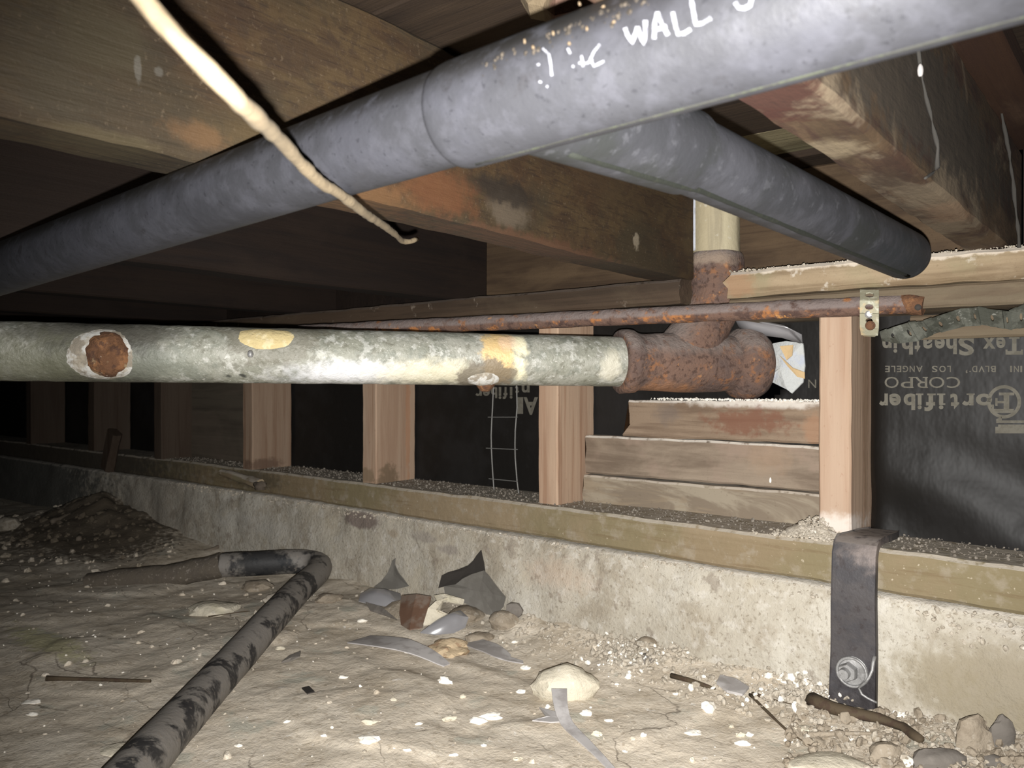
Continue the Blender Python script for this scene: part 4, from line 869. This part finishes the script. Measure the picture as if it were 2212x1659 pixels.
NM = {(960, 1475): 'long pale chip standing at centre of the dirt', (1530, 1535): 'bright white elongated chip left of the twigs', (1738, 1577): 'largest white oval chip below the anchor plate', (796, 1600): 'widest white chip near the bottom edge, left of centre', (1265, 1545): 'white triangular chip beside the foreground strip', (1115, 1363): 'pale broken lump at the foot of the footing'}
LM = [('the round stone', 1220, 1475), ('the foreground strip', 1262, 1610), ('the pale slab', 1790, 1650), ('the anchor plate foot', 1842, 1530), ('the thin twig', 1680, 1560), ('the tan crumpled scrap', 970, 1395), ('the ground pipe', 450, 1490),
      ('the black square flake', 666, 1492), ('the dark straight twig', 210, 1467), ('the curving grey strip', 870, 1390), ('the bottom edge of the frame', 900, 1659), ('the big felt scrap', 1040, 1290)]
cl = {}
for (a, b, w_, h_) in chips:
    if (a, b) in NM: continue
    nm_, lx, ly = min(LM, key=lambda q: math.hypot(a-q[1], (b-q[2])*1.6)); dx, dy = a-lx, b-ly
    dirn = ('right of' if dx > 0 else 'left of') if abs(dx) > abs(dy)*1.3 else ('in front of' if dy > 0 else 'behind')
    if 'frame' in nm_: dirn = 'near'
    cl.setdefault((dirn, nm_), []).append((math.hypot(dx, dy), (a, b), w_))
for (dirn, nm_), L_ in cl.items():
    L_.sort()
    for k, (dd, ab, w_) in enumerate(L_):
        o_ = '' if len(L_) == 1 else ['nearest ', 'second ', 'third ', 'fourth ', 'fifth ', 'sixth ', 'seventh ', 'eighth ', 'ninth '][k]
        NM[ab] = f"{o_}{'small' if w_ < 22 else 'broad'} pale chip {dirn} {nm_}" 
for i, (a, b, w_, h_) in enumerate(chips):
    c = F(a, b); d = c.dot(Vector((VX, VY, 0))); rx = w_/2*d/FPX; rz = max(.0016, h_*.38*d/FPX)
    v, f = rock_geo(c+Vector((0, 0, rz*.35)), (rx, rx*(.55 if h_ < w_ else 1.1), rz), i+40, 2, .55, rot=YAW+random.uniform(-.3, .3))
    thing('plaster_chip', v, f, m_chip if i % 4 else m_stone, NM[(a, b)], 'chip', 'loose pale chips on the dirt', smooth=False)

# ------------------------------------------------------------------ stuff nobody could count
def crumbs(name, n, place, rlo, rhi, m, lab, cat='debris', seed=0, sub=1):
    rnd = random.Random(seed); mb = MB(); V, Fc = ico(sub)
    for i in range(n):
        c = place(rnd)
        if c is None: continue
        r = rlo+(rhi-rlo)*rnd.random()**3; R = Matrix.Rotation(rnd.random()*6.3, 3, Vector((rnd.random()-.5, rnd.random()-.5, rnd.random()-.5)).normalized()); s = (rnd.uniform(.6, 1.3), rnd.uniform(.6, 1.2), rnd.uniform(.4, .9))
        mb.add([c+R@Vector((v.x*r*s[0], v.y*r*s[1], v.z*r*s[2]))*(1+.3*mn.noise(v*2+Vector((i, 0, 0)))) for v in V], Fc)
    o = mb.make(name, m, smooth=False); return tag(o, lab, cat, kind='stuff')
def g_foot(r):
    x = r.uniform(-1.1, .12); t = r.random()**1.6; y = YF(x)-.018-t*.085
    if x < -.75 and r.random() < .6: return None
    return Vector((x, y, fz(x, y)+.001))
crumbs('footing_gravel', 1900, g_foot, .0008, .0055, m_crumb, 'pale gravelly crumbs along the foot of the concrete footing', seed=1)
def g_heap(r):
    a, b = r.gauss(1385, 55), r.gauss(1405, 22); 
    return F(a, b, .002+.010*r.random())
crumbs('crumb_heap', 420, g_heap, .0015, .006, m_crumb, 'heap of pale crumbs against the footing right of the round stone', seed=2)
def g_heap2(r): return F(r.gauss(1720, 80), r.gauss(1490, 16), .002+.010*r.random())
crumbs('crumb_heap', 500, g_heap2, .0012, .006, m_crumb, 'heap of white crumbs left of the anchor plate foot', seed=3)
def g_floor(r):
    x = r.uniform(-1.7, .2); y = r.uniform(.3, .95); return Vector((x, y, fz(x, y)+.0005))
crumbs('white_rubble', 90, g_heap, .0015, .0055, m_chip, 'whitest bits on the crumb heap right of the round stone', seed=31)
crumbs('white_rubble', 170, g_heap2, .0012, .0055, m_chip, 'whitest bits on the heap left of the anchor plate foot', seed=32)
crumbs('floor_crumbs', 900, g_floor, .0006, .0028, m_crumb, 'scattered tiny crumbs over the dirt floor', seed=4)
crumbs('white_specks', 190, g_floor, .0007, .0030, m_chip, 'scattered white specks over the dirt floor', seed=5)
def g_clods(r):
    x = r.uniform(-1.9, .2); y = r.uniform(.35, .95); return Vector((x, y, fz(x, y)-.001))
crumbs('dirt_clods', 200, g_clods, .002, .008, m_dirt, 'low clods of dirt bedded in the floor', seed=12, sub=2)
def g_mound(r):
    x = r.gauss(-2.0, .22); y = r.uniform(.62, .97); return Vector((x, y, fz(x, y)))
crumbs('mound_clods', 420, g_mound, .002, .012, m_dirt, 'dark clods on the soil mound at the far left', seed=14)
def g_right(r): return F(r.uniform(1700, 2230), r.uniform(1535, 1665), .001+.006*r.random())
crumbs('corner_rubble', 650, g_right, .0015, .0075, m_tan, 'fine brown rubble filling the lower right corner', seed=6)
crumbs('corner_rubble_pale', 280, g_right, .0012, .0055, m_crumb, 'pale crumbs mixed in the lower right rubble', seed=7)
def g_ledge(r):
    x = r.uniform(-1.9, .25); return Vector((x, YF(x)-r.uniform(-.001, .009), -.236-.014*r.random()**2))
crumbs('ledge_crumbs', 1300, g_ledge, .0008, .0036, m_crumb, 'crumbs of mortar on the ledge under the sill plate', seed=8)
def g_ledge_r(r):
    x = r.uniform(-.21, .25); return Vector((x, YF(x)-r.uniform(.002, .012), -.238-.036*r.random()))
crumbs('broken_mortar', 420, g_ledge_r, .0010, .0042, m_crumb, 'broken mortar crumbs right of the anchor plate under the sill', seed=13)
def g_sill(r):
    x = r.uniform(-2.0, .25); y = YF(x)+.006+.10*r.random()
    for s in studs:
        if s[0]-.002 < x < s[0]+.04 and y > .999: return None
    if -.72 < x < -.34 and y > 1.058: return None
    return Vector((x, y, -.1830+.0008*r.random()))
crumbs('sill_dust', 4200, g_sill, .0006, .0024, m_silldust, 'dust and crumbs lying on top of the sill plate', seed=9)
def g_block(r): return Vector((r.uniform(-.60, -.35), r.uniform(1.070, 1.116), -.0232+.002*r.random()))
crumbs('block_dust', 650, g_block, .0008, .0026, m_chip, 'white dust on the top block under the tee', seed=10)
def g_plate(r):
    x = r.uniform(-.43, .3); return Vector((x, r.uniform(.967, .978), .1405+.0025*r.random()))
crumbs('plate_dust', 1200, g_plate, .0006, .0018, m_crumb, 'ragged dust line along the top edge of the dusty plate', seed=11)
# dust pile at the foot of the wide stud
def g_pile(r):
    x = r.gauss(-.333, .022); y = r.uniform(.962, 1.0); h = .024*math.exp(-((x+.333)/.026)**2)*max(0, (y-.955)/.045)
    if x < -.42 or x > -.27: return None
    return Vector((x, y, -.184+h*r.random()**.3))
v, f = rock_geo(Vector((-.335, .990, -.186)), (.034, .016, .015), 3, 3, .3, rot=0); pl_ = empty('dust_pile', (-.335, .985, -.184), 'pale dust pile at the foot of the wide stud', 'pile'); ob('drift', v, f, m_crumb, pl_)
mb = MB(); rnd = random.Random(21); V, Fc = ico(1)
for i in range(700):
    c = g_pile(rnd)
    if c is None: continue
    r = .0007+.0022*rnd.random()**3; mb.add([c+v*r*(1+.3*mn.noise(v*2+Vector((i, 0, 0)))) for v in V], Fc)
mb.make('pile_crumbs', m_crumb, pl_, smooth=False)['kind'] = 'stuff'
# cobwebs hanging off the right joist
for nm, pl, lab in (('cobweb_strand', [(1981, 77), (1988, 150), (2008, 240), (2026, 320), (2024, 362), (1998, 386)], 'dusty cobweb strand on the face of the right-hand joist'),
                    ('cobweb_strand', [(2159, 205), (2166, 260), (2180, 330), (2192, 430), (2203, 535)], 'thick dusty cobweb in the corner of joist and rim board')):
    P3 = [ray(a, b)*((-.1285 if 'face' in lab else -.1265)/ray(a, b).x) for a, b in pl]
    if 'corner' in lab: P3 = [P(a, b, .80) for a, b in pl]
    v, f = tube_geo(resample(P3, .008), .0009 if 'face' in lab else .0016, n=6, jit=.0018, jf=190); thing(nm, v, f, m_web, lab, 'cobweb')
v, f = rock_geo(W(1664, 1038, 1.067), (.0016, .0014, .0042), 8, 2, .2, rot=0); thing('pale_cocoon', v, f, m_chip, 'tiny pale cocoon on the middle block of the stack', 'cocoon')
v, f = rock_geo(ray(1988, 153)*(-.126/ray(1988, 153).x), (.0019, .0019, .005), 5, 2, .1); thing('pale_cocoon', v, f, m_strip, 'small pale cocoon on the cobweb of the right-hand joist', 'cocoon')
# broken scrap wedged above the drain pipe
v, f = sheet_geo([P(a, b, d) for a, b, d in ((1118, -30, .55), (1140, 8, .545), (1172, 14, .54), (1198, 34, .53), (1240, 24, .53), (1300, 0, .53), (1300, -40, .54))], .012, bend=.01)
thing('broken_scrap', v, f, m_redscrap, 'reddish broken scrap wedged above the drain pipe at the top edge', 'scrap', smooth=False)
